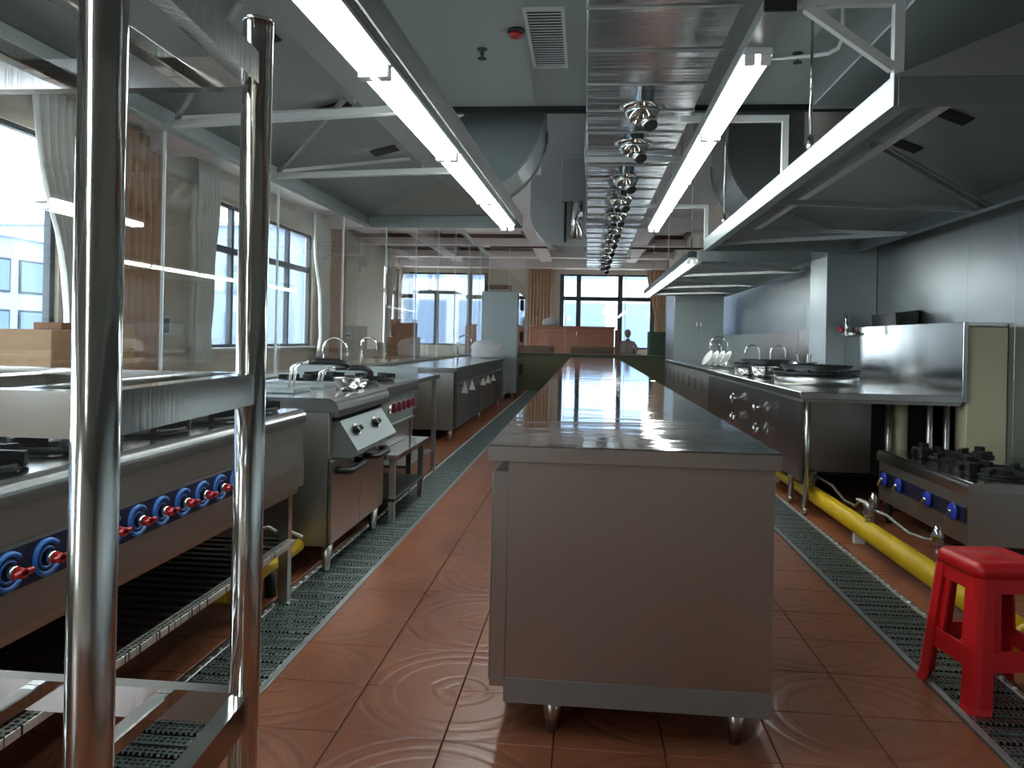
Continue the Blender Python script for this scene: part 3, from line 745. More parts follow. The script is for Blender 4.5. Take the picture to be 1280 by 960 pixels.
# ================================================================== LEFT FAR CABINETS
lc = thing('chilled_counter', (-1.73, 10.4, 0), 'long steel counter with dark doors and small white triangular brackets', 'counter')
CX = -1.36
MB().box(-2.11, CX, 8.1, 12.8, .74, .785, .003).build('worktop', 'steel_counter', lc)
MB().box(-2.09, CX-.03, 8.13, 12.78, .12, .74, .003).build('body', 'steel_side', lc)
MB().box(CX-.03, CX-.012, 8.22, 12.75, .62, .735, .002).build('top_fascia', 'steel_dark', lc)
for i in range(5):
    a = 8.22+i*.906; d = MB().box(CX-.03, CX-.010, a+.006, a+.90, .13, .615, .003).build('door', 'steel_dark', lc)
    MB().box(CX-.010, CX+.012, a+.10, a+.30, .575, .590, .003).build('handle', 'dark_metal', d)
MB().box(CX-.032, CX-.028, 8.13, 8.20, .12, .74).build('corner_gap', 'black_gap', lc)
for y, h_ in ((8.55, .135), (9.1, .13), (10.1, .11), (10.6, .11), (11.2, .10)):
    MB().prism([(CX-.011, .49), (CX+.062, .49), (CX+.022, .49+h_)], 'y', y, y+.015).build('triangle_bracket', 'white_plastic', lc)
for x in (-2.03, CX-.08):
    for y in (8.2, 10.45, 12.7): foot(MB(), x, y, .12).build('leg', 'steel', lc)
tap(-1.95, 11.7, .785, .36, .20, 'tall gooseneck tap on the counter with white triangular brackets', 0)
# covered machine
m_ = MB(); ring = []
m_.lathe([(.05, 0), (.20, .01), (.225, .06), (.20, .13), (.215, .19), (.17, .26), (.10, .29), (0, .30)], (-1.60, 12.45, .785), 18)
cm = m_.build('covered_mixer', 'bag_grey', None, 'grey plastic-wrapped machine on the counter before the tall cabinet', 'machine')
for v in cm.data.vertices:
    v.co.x *= 1.1+.12*math.sin(9*v.co.z+3*v.co.y); v.co.y *= 1+.1*math.sin(7*v.co.x+5*v.co.z)
tc = thing('tall_cabinet', (-1.6, 15.0, 0), 'tall grey steel cabinet with glossy front beyond the covered machine', 'cabinet')
MB().box(-1.95, -1.28, 14.3, 15.7, .1, 1.98, .005).build('body', 'steel_hood', tc)
for i, (za, zb) in enumerate(((.12, .72), (.74, 1.35), (1.37, 1.96))):
    for a, b in ((14.31, 14.995), (15.005, 15.69)):
        d = MB().box(-1.28, -1.255, a, b, za, zb, .003).build('door', 'steel_top', tc)
        MB().box(-1.255, -1.225, (b-.1) if a < 14.5 else (a+.07), (b-.07) if a < 14.5 else (a+.1), zb-.30, zb-.10, .004).build('handle', 'dark_metal', d)
for x in (-1.88, -1.36):
    for y in (14.4, 15.6): foot(MB(), x, y, .1).build('leg', 'steel', tc)
sc = thing('side_counter', (-1.75, 13.5, 0), 'short steel cupboard between the dark-doored counter and tall cabinet', 'cupboard')
MB().box(-2.10, -1.42, 12.86, 14.2, .74, .785, .003).build('worktop', 'steel_counter', sc)
MB().box(-2.08, -1.45, 12.88, 14.18, .1, .74, .003).build('body', 'steel_side', sc)
for a in (12.9, 13.55):
    d = MB().box(-1.45, -1.43, a, a+.62, .12, .72, .003).build('door', 'steel_hood', sc)
    MB().box(-1.43, -1.405, a+.28, a+.31, .5, .65, .003).build('handle', 'chrome', d)
for x in (-2.03, -1.5):
    for y in (12.95, 14.1): foot(MB(), x, y, .1).build('leg', 'steel', sc)

# ================================================================== RIGHT WOK RANGE + COUNTER
WX = 1.38
wk = thing('wok_range', (1.95, 7.1, 0), 'steel wok range with black-rimmed wok rings and paired chrome valves', 'wok range')
wy0, wy1 = 5.15, 9.0
MB().box(WX, 2.37, wy0, wy1, .755, .80, .003).build('worktop', 'steel_counter', wk)
MB().box(WX+.02, 2.37, wy0+.02, wy1, .735, .755).build('apron', 'steel_side', wk)
MB().box(WX+.01, WX+.03, wy0+.03, wy1-.01, .22, .735, .002).build('front_panel', 'steel_dark', wk)
MB().box(WX+.05, 1.98, wy0+.45, wy0+.47, .22, .735, .002).build('side_panel', 'steel_side', wk)
MB().box(WX+.03, 2.34, wy0+.47, wy1-.02, .20, .735).build('body', 'dark_metal', wk)
for a, b in ((wy0, 7.41), (7.96, wy1)):
    MB().box(2.37, 2.40, a, b, .76, 1.27, .002).build('backsplash', 'steel_splash', wk)
    MB().box(2.40, 2.645, a+.02, b, 1.245, 1.27, .002).build('back_ledge', 'steel_counter', wk)
for (x, y) in ((WX+.055, wy0+.04), (WX+.06, wy0+.42), (2.02, wy0+.25), (2.20, wy0+.06), (2.33, wy0+.12), (WX+.06, 7.0), (2.3, 7.0), (WX+.06, 8.9), (2.3, 8.9)):
    lg = MB().cyl((x, y, .05), (x, y, .735), .02, n=14).build('leg', 'steel', wk)
    MB().lathe([(.014, 0), (.018, .05)], (x, y, 0), 12).build('foot', 'chrome', lg)
MB().cyl((2.11, wy0+.30, .02), (2.11, wy0+.30, .735), .05, n=18).build('waste_pipe', 'wall_cream', wk)
MB().bar((WX+.055, wy0+.05, .27), (WX+.055, wy0+.42, .27), .03, .03).build('brace', 'steel', wk)
for cy, rr in ((6.25, .30), (8.0, .28)):
    rg = MB().lathe([(rr-.03, 0), (rr+.01, 0), (rr+.01, .075), (rr-.03, .075)], (1.79, cy, .80), 32, closed=True).build('wok_collar', 'steel', wk)
    bl = MB().lathe([(rr-.06, .075), (rr+.02, .075), (rr+.03, .088), (rr+.015, .10), (rr-.04, .10), (rr-.07, .088)], (1.79, cy, .80), 32, closed=True).build('wok_ring', 'cast_iron', rg)
    tt = MB()
    for a in range(0, 360, 30):
        c, s_ = math.cos(R(a)), math.sin(R(a)); tt.bar((1.79+c*(rr-.05), cy+s_*(rr-.05), .90), (1.79+c*(rr+.02), cy+s_*(rr+.02), .905), .035, .02)
    tt.build('ring_teeth', 'cast_iron', bl, kind='stuff')
    MB().lathe([(.02, -.12), (rr-.1, -.06), (rr-.035, .05), (rr-.03, .05), (rr-.09, -.07), (.02, -.13)], (1.79, cy, .90), 28).build('burner_bowl', 'dark_metal', rg)
def chrome_valve(x, y, z, parent):
    v = MB().cyl((x, y, z), (x+-.05, y, z), .014, n=12).build('valve', 'chrome', parent)
    h = MB()
    for a in (0, 90): c, s_ = math.cos(R(a+25)), math.sin(R(a+25)); h.bar((x-.05, y-c*.05, z-s_*.05), (x-.05, y+c*.05, z+s_*.05), .02, .018, (1, 0, 0))
    h.lathe([(.024, 0), (.020, -.02), (0, -.024)], (x-.05, y, z), 12, 'x')
    h.build('cross_handle', 'chrome', v)
for y in (6.3, 7.27):
    for z in (.60, .43): chrome_valve(WX+.01, y, z, wk)
# swing tap on the backsplash
stp = thing('swing_tap', (2.3, 6.9, 1.2), 'chrome folding swing tap reaching out from the steel backsplash', 'tap')
MB().cyl((2.369, 7.2, 1.21), (2.30, 7.2, 1.21), .024, n=14).build('wall_plate', 'chrome', stp)
MB().tube([(2.31, 7.2, 1.21), (2.31, 7.2, 1.29), (2.30, 7.17, 1.36), (2.27, 7.10, 1.385), (2.24, 6.98, 1.365), (2.215, 6.88, 1.33), (2.21, 6.86, 1.20)], .013, 8).build('spout', 'chrome', stp)
MB().bar((2.33, 7.05, 1.21), (2.33, 7.35, 1.21), .022, .022).build('handle', 'steel', stp)
MB().bar((2.325, 7.32, 1.235), (2.30, 7.36, 1.27), .03, .03).build('cock', 'red_handle', stp)
for (y, w2, label) in ((6.72, .26, 'black angular tray resting on the ledge above the folding swing tap'), (8.55, .22, 'black angular tray resting on the ledge above the second wok ring')):
    t = thing('black_tray', (2.585, y, 1.27), label, 'tray')
    MB().prism([(2.46, 1.27), (2.62, 1.27), (2.635, 1.40), (2.45, 1.375)], 'y', y-w2, y+w2).build('body', 'black_plastic', t)
    MB().box(2.50, 2.58, y-w2-.012, y-w2, 1.30, 1.35).build('handle', 'dark_metal', t)
# pans / ladles on the wok range
bowl(1.62, 7.25, .80, .13, .10, 'larger polished steel bowl between the two wok rings')
bowl(1.55, 7.62, .80, .10, .07, 'smaller polished steel bowl between the two wok rings')
lt = thing('ladle_pot', (1.95, 7.15, .80), 'steel pot holding upright ladles between the wok rings', 'pot')
MB().lathe([(.09, 0), (.10, .15), (.104, .15), (.094, .005), (0, .004)], (1.95, 7.15, .80), 20).build('pot', 'chrome', lt)
for k, (dx, dy) in enumerate(((.03, .02), (-.03, .03), (0, -.04))):
    MB().cyl((1.95+dx*.5, 7.15+dy*.5, .81), (1.95+dx*2, 7.15+dy*2, 1.02), .006, n=8).build('ladle_handle', 'steel', lt)
# sink / cupboard run beyond
rc = thing('sink_counter', (1.95, 11.5, 0), 'long steel sink counter with brownish cupboard doors beyond the wok range', 'sink counter')
MB().box(WX+.02, 2.37, 9.02, 13.9, .755, .80, .003).build('worktop', 'steel_counter', rc)
MB().box(WX+.05, 2.35, 9.05, 13.88, .12, .755, .003).build('body', 'steel_side', rc)
for i in range(8):
    a = 9.08+i*.598; d = MB().box(WX+.032, WX+.05, a+.004, a+.59, .14, .735, .003).build('door', 'steel_side', rc)
    MB().box(WX+.018, WX+.032, a+.50, a+.525, .5, .66, .003).build('handle', 'chrome', d)
MB().box(2.37, 2.40, 9.02, 13.9, .76, 1.25, .002).build('backsplash', 'steel_splash', rc)
for y in (9.2, 11.5, 13.7):
    for x in (WX+.12, 2.28): foot(MB(), x, y, .12).build('leg', 'steel', rc)
MB().box(1.6, 2.2, 9.5, 10.2, .797, .803, .001).build('basin_rim', 'steel', rc)
tap(2.00, 11.3, .80, .40, .24, 'taller gooseneck tap on the sink counter beside the white plates', R(180))
tap(1.97, 11.62, .80, .31, .16, 'shorter gooseneck tap on the sink counter beside the white plates', R(180))
tap(2.06, 9.5, .80, .29, .17, 'gooseneck tap on the sink counter turned towards the plates', R(180))
tap(2.13, 9.25, .80, .29, .17, 'gooseneck tap at the end of the sink counter next to the wok range', R(0))
pr = thing('plate_rack', (1.62, 9.75, .80), 'low wire rack holding leaning white plates on the sink counter', 'plate rack')
MB().bar((1.48, 9.5, .815), (1.48, 10.0, .815), .012, .02).bar((1.76, 9.5, .815), (1.76, 10.0, .815), .012, .02).bar((1.48, 9.5, .815), (1.76, 9.5, .815), .012, .02).bar((1.48, 10.0, .815), (1.76, 10.0, .815), .012, .02).build('frame', 'chrome', pr)
pl = None
for i in range(4):
    m_ = MB().lathe([(.04, 0), (.07, .004), (.105, .016), (.107, .019), (.07, .009), (0, .006)], (0, 0, 0), 22)
    if pl is None:
        pl = m_.build('dinner_plate', 'white_china', None, 'white plate leaning in the wire rack on the sink counter', 'plate', 'white plates in the wire rack', origin=(0, 0, 0))
        o = pl
    else: o = pl.copy(); COL.objects.link(o)
    o.location = (1.50+i*.075, 9.75, .913); o.rotation_euler = (0, R(-58), R(12))
tcr = thing('tall_cabinet', (1.95, 14.8, 0), 'tall two-door steel cabinet facing the room at the end of the sink counter', 'cabinet')
MB().box(1.55, 2.42, 14.1, 15.5, .1, 2.0, .005).build('body', 'steel_wall', tcr)
for (a, b, hx) in ((1.56, 1.982, 1.95), (1.988, 2.41, 2.02)):
    d = MB().box(a, b, 14.08, 14.1, .12, 1.98, .003).build('door', 'steel_hood', tcr)
    MB().box(hx-.012, hx+.012, 14.055, 14.08, 1.40, 1.47, .003).build('handle', 'white_plastic', d)
for x in (1.63, 2.34):
    for y in (14.2, 15.4): foot(MB(), x, y, .1).build('leg', 'steel', tcr)

# ================================================================== LOW STOCKPOT STOVE
LX = 1.85
ls = thing('stockpot_stove', (2.2, 4.45, 0), 'low two-burner steel stockpot stove with blue tap wheels', 'stove')
ly0, ly1 = 3.95, 5.13
poly = [(LX+.62, .40), (LX+.62, .45), (LX+.03, .45)]+[(LX+.03-.03*math.sin(R(a)), .42+.03*math.cos(R(a))) for a in (20, 45, 70, 90)]+[(LX, .385), (LX+.02, .385), (LX+.02, .40)]
MB().prism(poly, 'y', ly0, ly1).build('top', 'steel_counter', ls)
MB().box(LX+.012, LX+.60, ly0+.012, ly1-.012, .14, .40, .003).build('body', 'steel_side', ls)
bd = MB().box(LX+.004, LX+.013, ly0+.03, ly1-.05, .245, .325, .001).build('band', 'navy_band', ls)
for y in (4.08, 4.37, 4.76, 4.98):
    k = MB().cyl((LX+.004, y, .285), (LX-.03, y, .285), .010, n=10).build('tap', 'chrome', ls)
    MB().lathe([(.040, 0), (.044, -.008), (.040, -.016), (.022, -.012), (.014, -.02), (0, -.022)], (LX, y, .285), 18, 'x').build('wheel', 'blue_plastic', k)
    MB().bar((LX-.03, y, .29), (LX-.045, y+.005, .245), .014, .010).build('lever', 'chrome', k)
for y in (4.01, 5.07):
    for x in (LX+.06, LX+.54): MB().cyl((x, y, 0), (x, y, .14), .02, n=12).build('leg', 'dark_metal', ls)
for cy in (4.26, 4.83):
    cx = LX+.32
    b = MB().lathe([(.10, 0), (.10, .02), (.06, .03), (0, .03)], (cx, cy, .45), 20).build('burner', 'cast_iron', ls)
    g = MB().tube(arc((cx, cy), .19, 0, 350, 35, 'xy', .465), .012, 6, closed=True)
    for a in range(0, 360, 45):
        c, s_ = math.cos(R(a)), math.sin(R(a)); g.bar((cx+c*.12, cy+s_*.12, .48), (cx+c*.225, cy+s_*.225, .48), .022, .03)
    for a in range(22, 360, 90):
        c, s_ = math.cos(R(a)), math.sin(R(a)); g.box(cx+c*.21-.022, cx+c*.21+.022, cy+s_*.21-.022, cy+s_*.21+.022, .452, .515, .004)
    g.build('burner_grate', 'cast_iron', b)
# small floor stand with dark body in front of the stove under the counter (valves)
for (y, label) in ((5.0, 'grey valve assembly under the far end of the stockpot stove'), (4.12, 'grey valve assembly joined by a hose to the yellow gas main')):
    v = thing('gas_valve', (1.79, y, 0), label, 'valve')
    MB().cyl((1.79, y, 0), (1.79, y, .10), .014, n=10).build('stem', 'valve_grey', v)
    MB().lathe([(.020, .08), (.034, .10), (.026, .125), (.034, .15), (.020, .175), (.012, .20)], (1.79, y, 0), 14).build('body', 'chrome', v)
    MB().bar((1.79, y-.035, .12), (1.79, y+.035, .12), .03, .03).build('union', 'valve_grey', v)

# yellow gas pipe on the right
yp = thing('gas_main', (1.54, 4.2, 0), 'thick yellow gas main lying along the floor beside the stockpot stove', 'pipe')
MB().cyl((1.535, 2.75, .105), (1.535, 8.98, .105), .052, n=24).build('pipe', 'pipe_yellow', yp)
for y in (2.9, 4.5, 6.4, 8.4): MB().box(1.505, 1.565, y-.015, y+.015, 0, .06, .004).build('support', 'white_paint', yp)
MB().lathe([(.054, -.03), (.075, -.03), (.075, .0), (.054, .0)], (1.535, 2.80, .105), 20, 'y', closed=True).build('end_flange', 'pipe_yellow', yp)
for y in (4.35, 5.4):
    v = MB().cyl((1.535, y, .15), (1.535, y, .195), .018, n=12).lathe([(.02, .18), (.032, .20), (.024, .225), (.030, .245), (.012, .26)], (1.535, y, 0), 12).build('valve', 'valve_grey', yp)
    MB().bar((1.535, y, .255), (1.50, y+.08, .262), .018, .008).build('lever', 'white_plastic', v)
MB().tube([(1.535, 5.38, .235), (1.60, 5.2, .20), (1.62, 5.0, .14), (1.60, 4.75, .16), (1.56, 4.55, .235), (1.545, 4.37, .225)], .008, 8).build('hose', 'hose', yp)
MB().tube([(1.545, 4.34, .225), (1.60, 4.28, .21), (1.68, 4.20, .14), (1.74, 4.15, .125), (1.775, 4.12, .125)], .009, 8).build('hose', 'hose', yp)

# ================================================================== RED STOOL
def stool():
    t = thing('plastic_stool', (1.30, 2.615, 0), 'red plastic stool with square seat and slotted legs standing across the floor grate', 'stool')
    base = Vector((1.30, 2.615, 0)); ht = .445; st_, sb = .112, .152   # half widths top and bottom
    def P(x, y, z): return (base.x+x, base.y+y, base.z+z)
    def hw(z): return sb+(st_-sb)*z/ht
    def rr(h, rad, z, n=5):
        out = []
        for qx, qy, a0 in ((1, 1, 0), (-1, 1, 90), (-1, -1, 180), (1, -1, 270)):
            for i in range(n+1):
                a = R(a0+90*i/n); out.append(P(qx*(h-rad)+rad*math.cos(a), qy*(h-rad)+rad*math.sin(a), z))
        return out
    # seat: rounded square cap with rim
    rings = [rr(st_+.006, .03, ht-.045), rr(st_+.004, .03, ht-.014), rr(st_-.006, .03, ht-.002), rr(st_-.02, .025, ht), rr(st_-.035, .02, ht-.003), rr(.02, .015, ht-.003)]
    inner = [rr(.02, .015, ht-.009), rr(st_-.012, .025, ht-.009), rr(st_+.001, .028, ht-.045)]
    allr = rings+inner; n = len(rings[0]); vs = [p for q in allr for p in q]; fs = []
    for i in range(len(allr)-1): fs += [(i*n+j, i*n+(j+1) % n, (i+1)*n+(j+1) % n, (i+1)*n+j) for j in range(n)]
    fs += [((len(allr)-1)*n+j, (len(allr)-1)*n+(j+1) % n, (j+1) % n, j) for j in range(n)]
    fs.append(tuple(5*n+j for j in range(n))); fs.append(tuple(6*n+j for j in range(n)))
    m_ = MB(); m_.add(vs, fs, True); m_.build('seat', 'stool_red', t)
    # four L-shaped legs
    th = .008
    for qx in (-1, 1):
        for qy in (-1, 1):
            vs = []; zs = [0, .02, ht*.45, ht-.045]
            for z in zs:
                h = hw(z)+(.006 if z == 0 else 0); wl_ = .062-.008*z/ht; c = .022
                o_ = [(h-wl_, h), (h-c, h), (h-c*.3, h-c*.3), (h, h-c), (h, h-wl_), (h-th, h-wl_), (h-th, h-c-.004), (h-c*.3-th*.8, h-c*.3-th*.8), (h-c-.004, h-th), (h-wl_, h-th)]
                vs += [P(qx*a, qy*b, z) for a, b in o_]
            k = 10; fs = [(i*k+j, i*k+(j+1) % k, (i+1)*k+(j+1) % k, (i+1)*k+j) for i in range(3) for j in range(k)]
            fs += [tuple(range(k)), tuple(3*k+j for j in range(k))]
            MB().add(vs, fs).build('leg', 'stool_red', t)
    # aprons on each side: upper band, lower band with an inner slotted panel
    def side(za, zb, ins, x0f, x1f, name):
        for ax in (0, 1):
            for q in (-1, 1):
                vs = []
                for z in (za, zb):
                    h = hw(z)-ins
                    for d in (0, th):
                        for s_ in (x0f, x1f):
                            a = s_*(hw(z)-.058); b = q*(h-d)
                            vs.append(P(a, b, z) if ax == 0 else P(b, a, z))
                MB().add(vs, [(0, 1, 3, 2), (4, 6, 7, 5), (0, 4, 5, 1), (2, 3, 7, 6), (0, 2, 6, 4), (1, 5, 7, 3)]).build(name, 'stool_red', t)
    side(.355, ht-.04, .004, -1.05, 1.05, 'apron')
    side(.125, .185, .004, -1.05, 1.05, 'stretcher')
    side(.185, .355, .012, -1.05, -.62, 'side_bar'); side(.185, .355, .012, .62, 1.05, 'side_bar')
    t.rotation_euler.z = R(8.5)
stool()

# ================================================================== HOODS
def hood(name, xf, xb, y0, y1, zb, ridge_x, ridge_z, lip, label, inset=.5, rz=0, slots=(), mat='steel_hood', lipmat='steel_lip'):
    """canopy: lip all round, hipped sheet roof above, dark slots near the ridge. xf = front edge, xb = wall edge"""
    t = thing(name, ((xf+xb)/2, (y0+y1)/2, zb), label, 'extractor hood')
    s = 1 if xb > xf else -1; th = .015
    MB().box(xf, xf+s*th, y0, y1, zb, zb+lip, .002).build('front_lip', lipmat, t)
    MB().box(xb-s*th, xb, y0, y1, zb, zb+lip, .002).build('back_lip', 'steel_lip', t)
    for a, b in ((y0, y0+th), (y1-th, y1)): MB().box(xf+s*th, xb-s*th, a, b, zb, zb+lip, .002).build('end_lip', 'steel_lip', t)
    # gutter flange
    g = MB().box(xf+s*th, xf+s*.06, y0+th, y1-th, zb, zb+.006).box(xb-s*.06, xb-s*th, y0+th, y1-th, zb, zb+.006)
    g.build('gutter', 'steel_lip', t)
    A = [(xf, y0, zb+lip), (xb, y0, zb+lip), (xb, y1, zb+lip), (xf, y1, zb+lip)]; r0 = (ridge_x, y0+inset, ridge_z); r1 = (ridge_x, y1-inset, ridge_z)
    def sheet(pts, nm, mt=None):
        P = [Vector(p) for p in pts]; up = Vector((0, 0, .004)); k = len(P)
        MB().add([p for p in P]+[p+up for p in P], [tuple(range(k)), tuple(range(2*k-1, k-1, -1))]+[(i, (i+1) % k, k+(i+1) % k, k+i) for i in range(k)]).build(nm, mt or mat, t)
    sheet([A[0], A[3], r1, r0], 'front_sheet'); sheet([A[1], A[2], r1, r0], 'back_sheet'); sheet([A[0], A[1], r0], 'end_sheet', 'galvanised_plain'); sheet([A[3], A[2], r1], 'end_sheet', 'galvanised_plain')
    for y in slots:
        xs = ridge_x+s*.04; xe = ridge_x+s*.20
        def zr(x): return ridge_z+(zb+lip-ridge_z)*(x-ridge_x)/(xb-ridge_x)-.006
        MB().add([(xs, y, zr(xs)), (xe, y, zr(xe)), (xe, y+.13, zr(xe)), (xs, y+.13, zr(xs)), (xs, y, zr(xs)+.004), (xe, y, zr(xe)+.004), (xe, y+.13, zr(xe)+.004), (xs, y+.13, zr(xs)+.004)],
                 [(0, 1, 2, 3), (4, 7, 6, 5), (0, 4, 5, 1), (1, 5, 6, 2), (2, 6, 7, 3), (3, 7, 4, 0)]).build('drain_slot', 'black_gap', t)
    t.rotation_euler.z = rz
    return t
LH = hood('extractor_hood', -.645, -2.0, -1.3, 6.55, 2.04, -1.24, 2.32, .10, 'long hipped steel extractor hood over the ranges beside the glass', .55, R(-1.3), (2.0, 2.95, 3.88, 4.8), lipmat='steel_dark')
for ya, yb in ((.3, .25), (1.75, 1.65), (3.42, 3.22), (4.55, 4.40)):
    MB().bar((-1.97, ya, 2.062), (-.70, yb, 2.062), .045, .03).build('cross_bar', 'galv_paint', LH)
for ya in (1.75, 3.42, 4.55):
    MB().bar((-1.93, ya, 2.09), (-1.26, ya-.75, 2.29), .022, .02).build('brace', 'galvanised_plain', LH)
    MB().bar((-1.93, ya, 2.09), (-1.26, ya+.55, 2.29), .022, .02).build('brace', 'galvanised_plain', LH)
for y in (2.4, 3.9, 5.4):
    MB().bar((-1.24, y, 2.30), (-1.24, y-.001, 2.99), .012, .012).build('hanger_rod', 'galv_paint', LH)
RH = hood('extractor_hood', 1.06, 2.44, 2.85, 7.30, 1.95, 1.72, 2.34, .105, 'hipped steel extractor hood with bright front lip above the stockpot stove', .04, 0, (3.2, 4.1, 4.7))
RH2 = hood('extractor_hood', 1.10, 2.44, 7.98, 14.05, 1.93, 1.72, 2.30, .10, 'long hipped steel extractor hood with a lamp strip on its lip, over the sink counter', .05, 0, (9.0, 11.0))
def strut(h, a, b, w_=.03): MB().bar(a, b, w_, w_).build('strut', 'galvanised_plain', h)
for yb in (5.05,): 
    strut(RH, (1.49, 4.27, 2.17), (2.42, yb, 1.97)); strut(RH, (1.09, 4.85, 1.97), (2.42, yb+.03, 1.965))
    strut(RH, (1.49, 4.21, 2.17), (2.42, yb-.10, 1.97), .012)
MB().bar((1.45, 2.95, 2.10), (1.45, 6.9, 2.10), .05, .012).build('filter_rail', 'galv_paint', RH)
strut(RH, (1.10, 6.9, 1.97), (2.42, 6.2, 1.97)); strut(RH, (1.45, 6.9, 2.10), (2.42, 6.2, 1.97))
for yb in (9.2, 11.4, 13.1):
    strut(RH2, (1.12, yb-.9, 1.95), (2.42, yb, 1.95)); strut(RH2, (1.45, yb-.2, 2.05), (2.42, yb, 1.95)); strut(RH2, (1.12, yb+.8, 1.95), (2.42, yb, 1.95))
for y in (4.1, 6.6): MB().cyl((1.12, y, 2.055), (1.12, y, 2.999 if y < 6.3 else 3.999), .008, n=8).lathe([(.016, -.09), (.016, 0)], (1.12, y, 2.17), 8).build('hanger_rod', 'chrome', RH)
for y in (8.6, 11, 13.4): MB().cyl((1.12, y, 2.03), (1.12, y, 3.999), .006, n=8).build('hanger_rod', 'chrome', RH2)

# ================================================================== FLUORESCENT LIGHTS
def batten(x, y0, z, L, label, group, box_top=None, wtray=.12):
    t = thing('fluorescent_light', (x, y0+L/2, z), label, 'light', group)
    MB().prism([(x-wtray/2, z+.012), (x+wtray/2, z+.012), (x+wtray/2-.01, z+.04), (x-wtray/2+.01, z+.04)], 'y', y0, y0+L).build('tray', 'white_paint', t)
    for dx in (-.03, .03):
        MB().cyl((x+dx, y0+.022, z-.008), (x+dx, y0+L-.022, z-.008), .018, n=12).build('tube', 'tube_glow', t)
    for yy in (y0, y0+L-.022): 
        MB().box(x-.052, x-.010, yy, yy+.022, z-.030, z+.012, .003).box(x+.010, x+.052, yy, yy+.022, z-.030, z+.012, .003).build('lamp_holder', 'white_plastic', t)
    return t
# under the left hood's front lip (follows its slight turn)
gl = 'fluorescent battens along the hood beside the glass'
prevb = None
for i in range(6):
    y0 = -1.064+i*1.212
    xx = -.705+.023*(y0+.6-3.72)
    if prevb is None: prevb = batten(xx, y0, 2.0, 1.205, 'twin-tube fluorescent batten in the row under the lip of the hood beside the glass', gl); bx0 = xx; by0 = y0
    else: dup(prevb, (xx-bx0, y0-by0, 0))
for o in [o for o in COL.objects if o.name.startswith('fluorescent_light')]: o.rotation_euler.z = R(-1.3)
# right row on its own channel held by square-tube frames
gr_ = 'fluorescent battens on the raised channel'
ch = thing('light_channel', (.66, 5.5, 2.31), 'dark raised channel carried on white square-tube frames above the wok-side hood', 'light channel')
MB().box(.61, .715, 2.85, 8.10, 2.293, 2.343, .003).build('channel', 'steel_hood', ch)
MB().box(.605, .72, 2.835, 2.85, 2.288, 2.348, .003).build('end_cap', 'dark_metal', ch)
for i, y in enumerate((2.87, 4.45, 7.3)):
    x0 = .72 if i == 0 else .50
    za = 2.331 if i == 0 else 2.361
    MB().bar((x0, y, za), (1.095, y, za), .034, .034).build('arm', 'galv_paint', ch)
    MB().bar((1.078, y, 2.06 if y < 7.3 else 2.055), (1.078, y, za-.017), .034, .034).build('upright', 'galv_paint', ch)
    if i == 0: MB().bar((.76, y, 2.312), (1.062, y, 2.09), .032, .03, (0, 1, 0)).build('brace', 'galv_paint', ch)
prevb = None
for i in range(4):
    y0 = 3.19+i*1.212
    if prevb is None: prevb = batten(.662, y0, 2.253, 1.205, 'twin-tube fluorescent batten in the row under the raised dark channel', gr_); by0 = y0
    else: dup(prevb, (0, y0-by0, 0))
# second right row on hood 2 lip
prevb = None
lchan = thing('lamp_channel', (1.05, 11, 1.965), 'slim dark lamp channel fixed along the lip of the hood over the sink counter', 'light channel')
MB().box(1.005, 1.09, 7.98, 14.04, 1.965, 2.025, .003).build('channel', 'dark_metal', lchan)
for y in (8.2, 11, 13.8): MB().box(1.09, 1.099, y, y+.05, 1.97, 2.02).build('clip', 'galv_paint', lchan)
for i in range(5):
    y0 = 7.99+i*1.212
    if prevb is None: prevb = batten(1.045, y0, 1.925, 1.205, 'twin-tube fluorescent batten in the row on the lip of the hood over the sink counter', 'fluorescent battens over the sink counter', wtray=.08); by0 = y0
    else: dup(prevb, (0, y0-by0, 0))

# ================================================================== SUPPLY DUCT WITH NOZZLES
du = thing('supply_duct', (.335, 9, 2.7), 'long flat galvanised supply duct with cross seams hanging down the kitchen', 'duct')
y = 1.5; k = 0
while y < 16.9:
    L = .56; y1 = min(y+L, 16.95)
    MB().box(-.03, .70, y+.003, y1-.003, 2.70, 2.998, .006).build('duct_section', 'galvanised', du)
    MB().box(-.036, .706, y1-.012, y1+.012, 2.693, 2.999, .002).build('flange', 'galvanised_plain', du)
    y = y1; k += 1
for y, lb in ((2.8, 'pale hanger bar under the flat duct below the panelled ceiling'), (6.75, 'pale hanger bar under the flat duct just beyond the ceiling edge'), (10.75, 'pale hanger bar under the flat duct beside the fan housing'), (14.7, 'pale hanger bar under the far end of the flat duct')):
    h = thing('duct_hanger', (.365, y, 2.65), lb, 'hanger')
    MB().box(-.05, .79, y-.02, y+.02, 2.648, 2.692, .002).build('bar', 'galv_paint', h)
    for x in (-.05, .78):
        MB().box(x, x+.01, y-.03, y+.03, 2.692, 2.998).build('strap', 'galv_paint', h)
        if y > 6.3: MB().cyl((x+.005, y, 2.998), (x+.005, y, 3.999), .006, n=8).build('rod', 'galv_paint', h)
nz = None
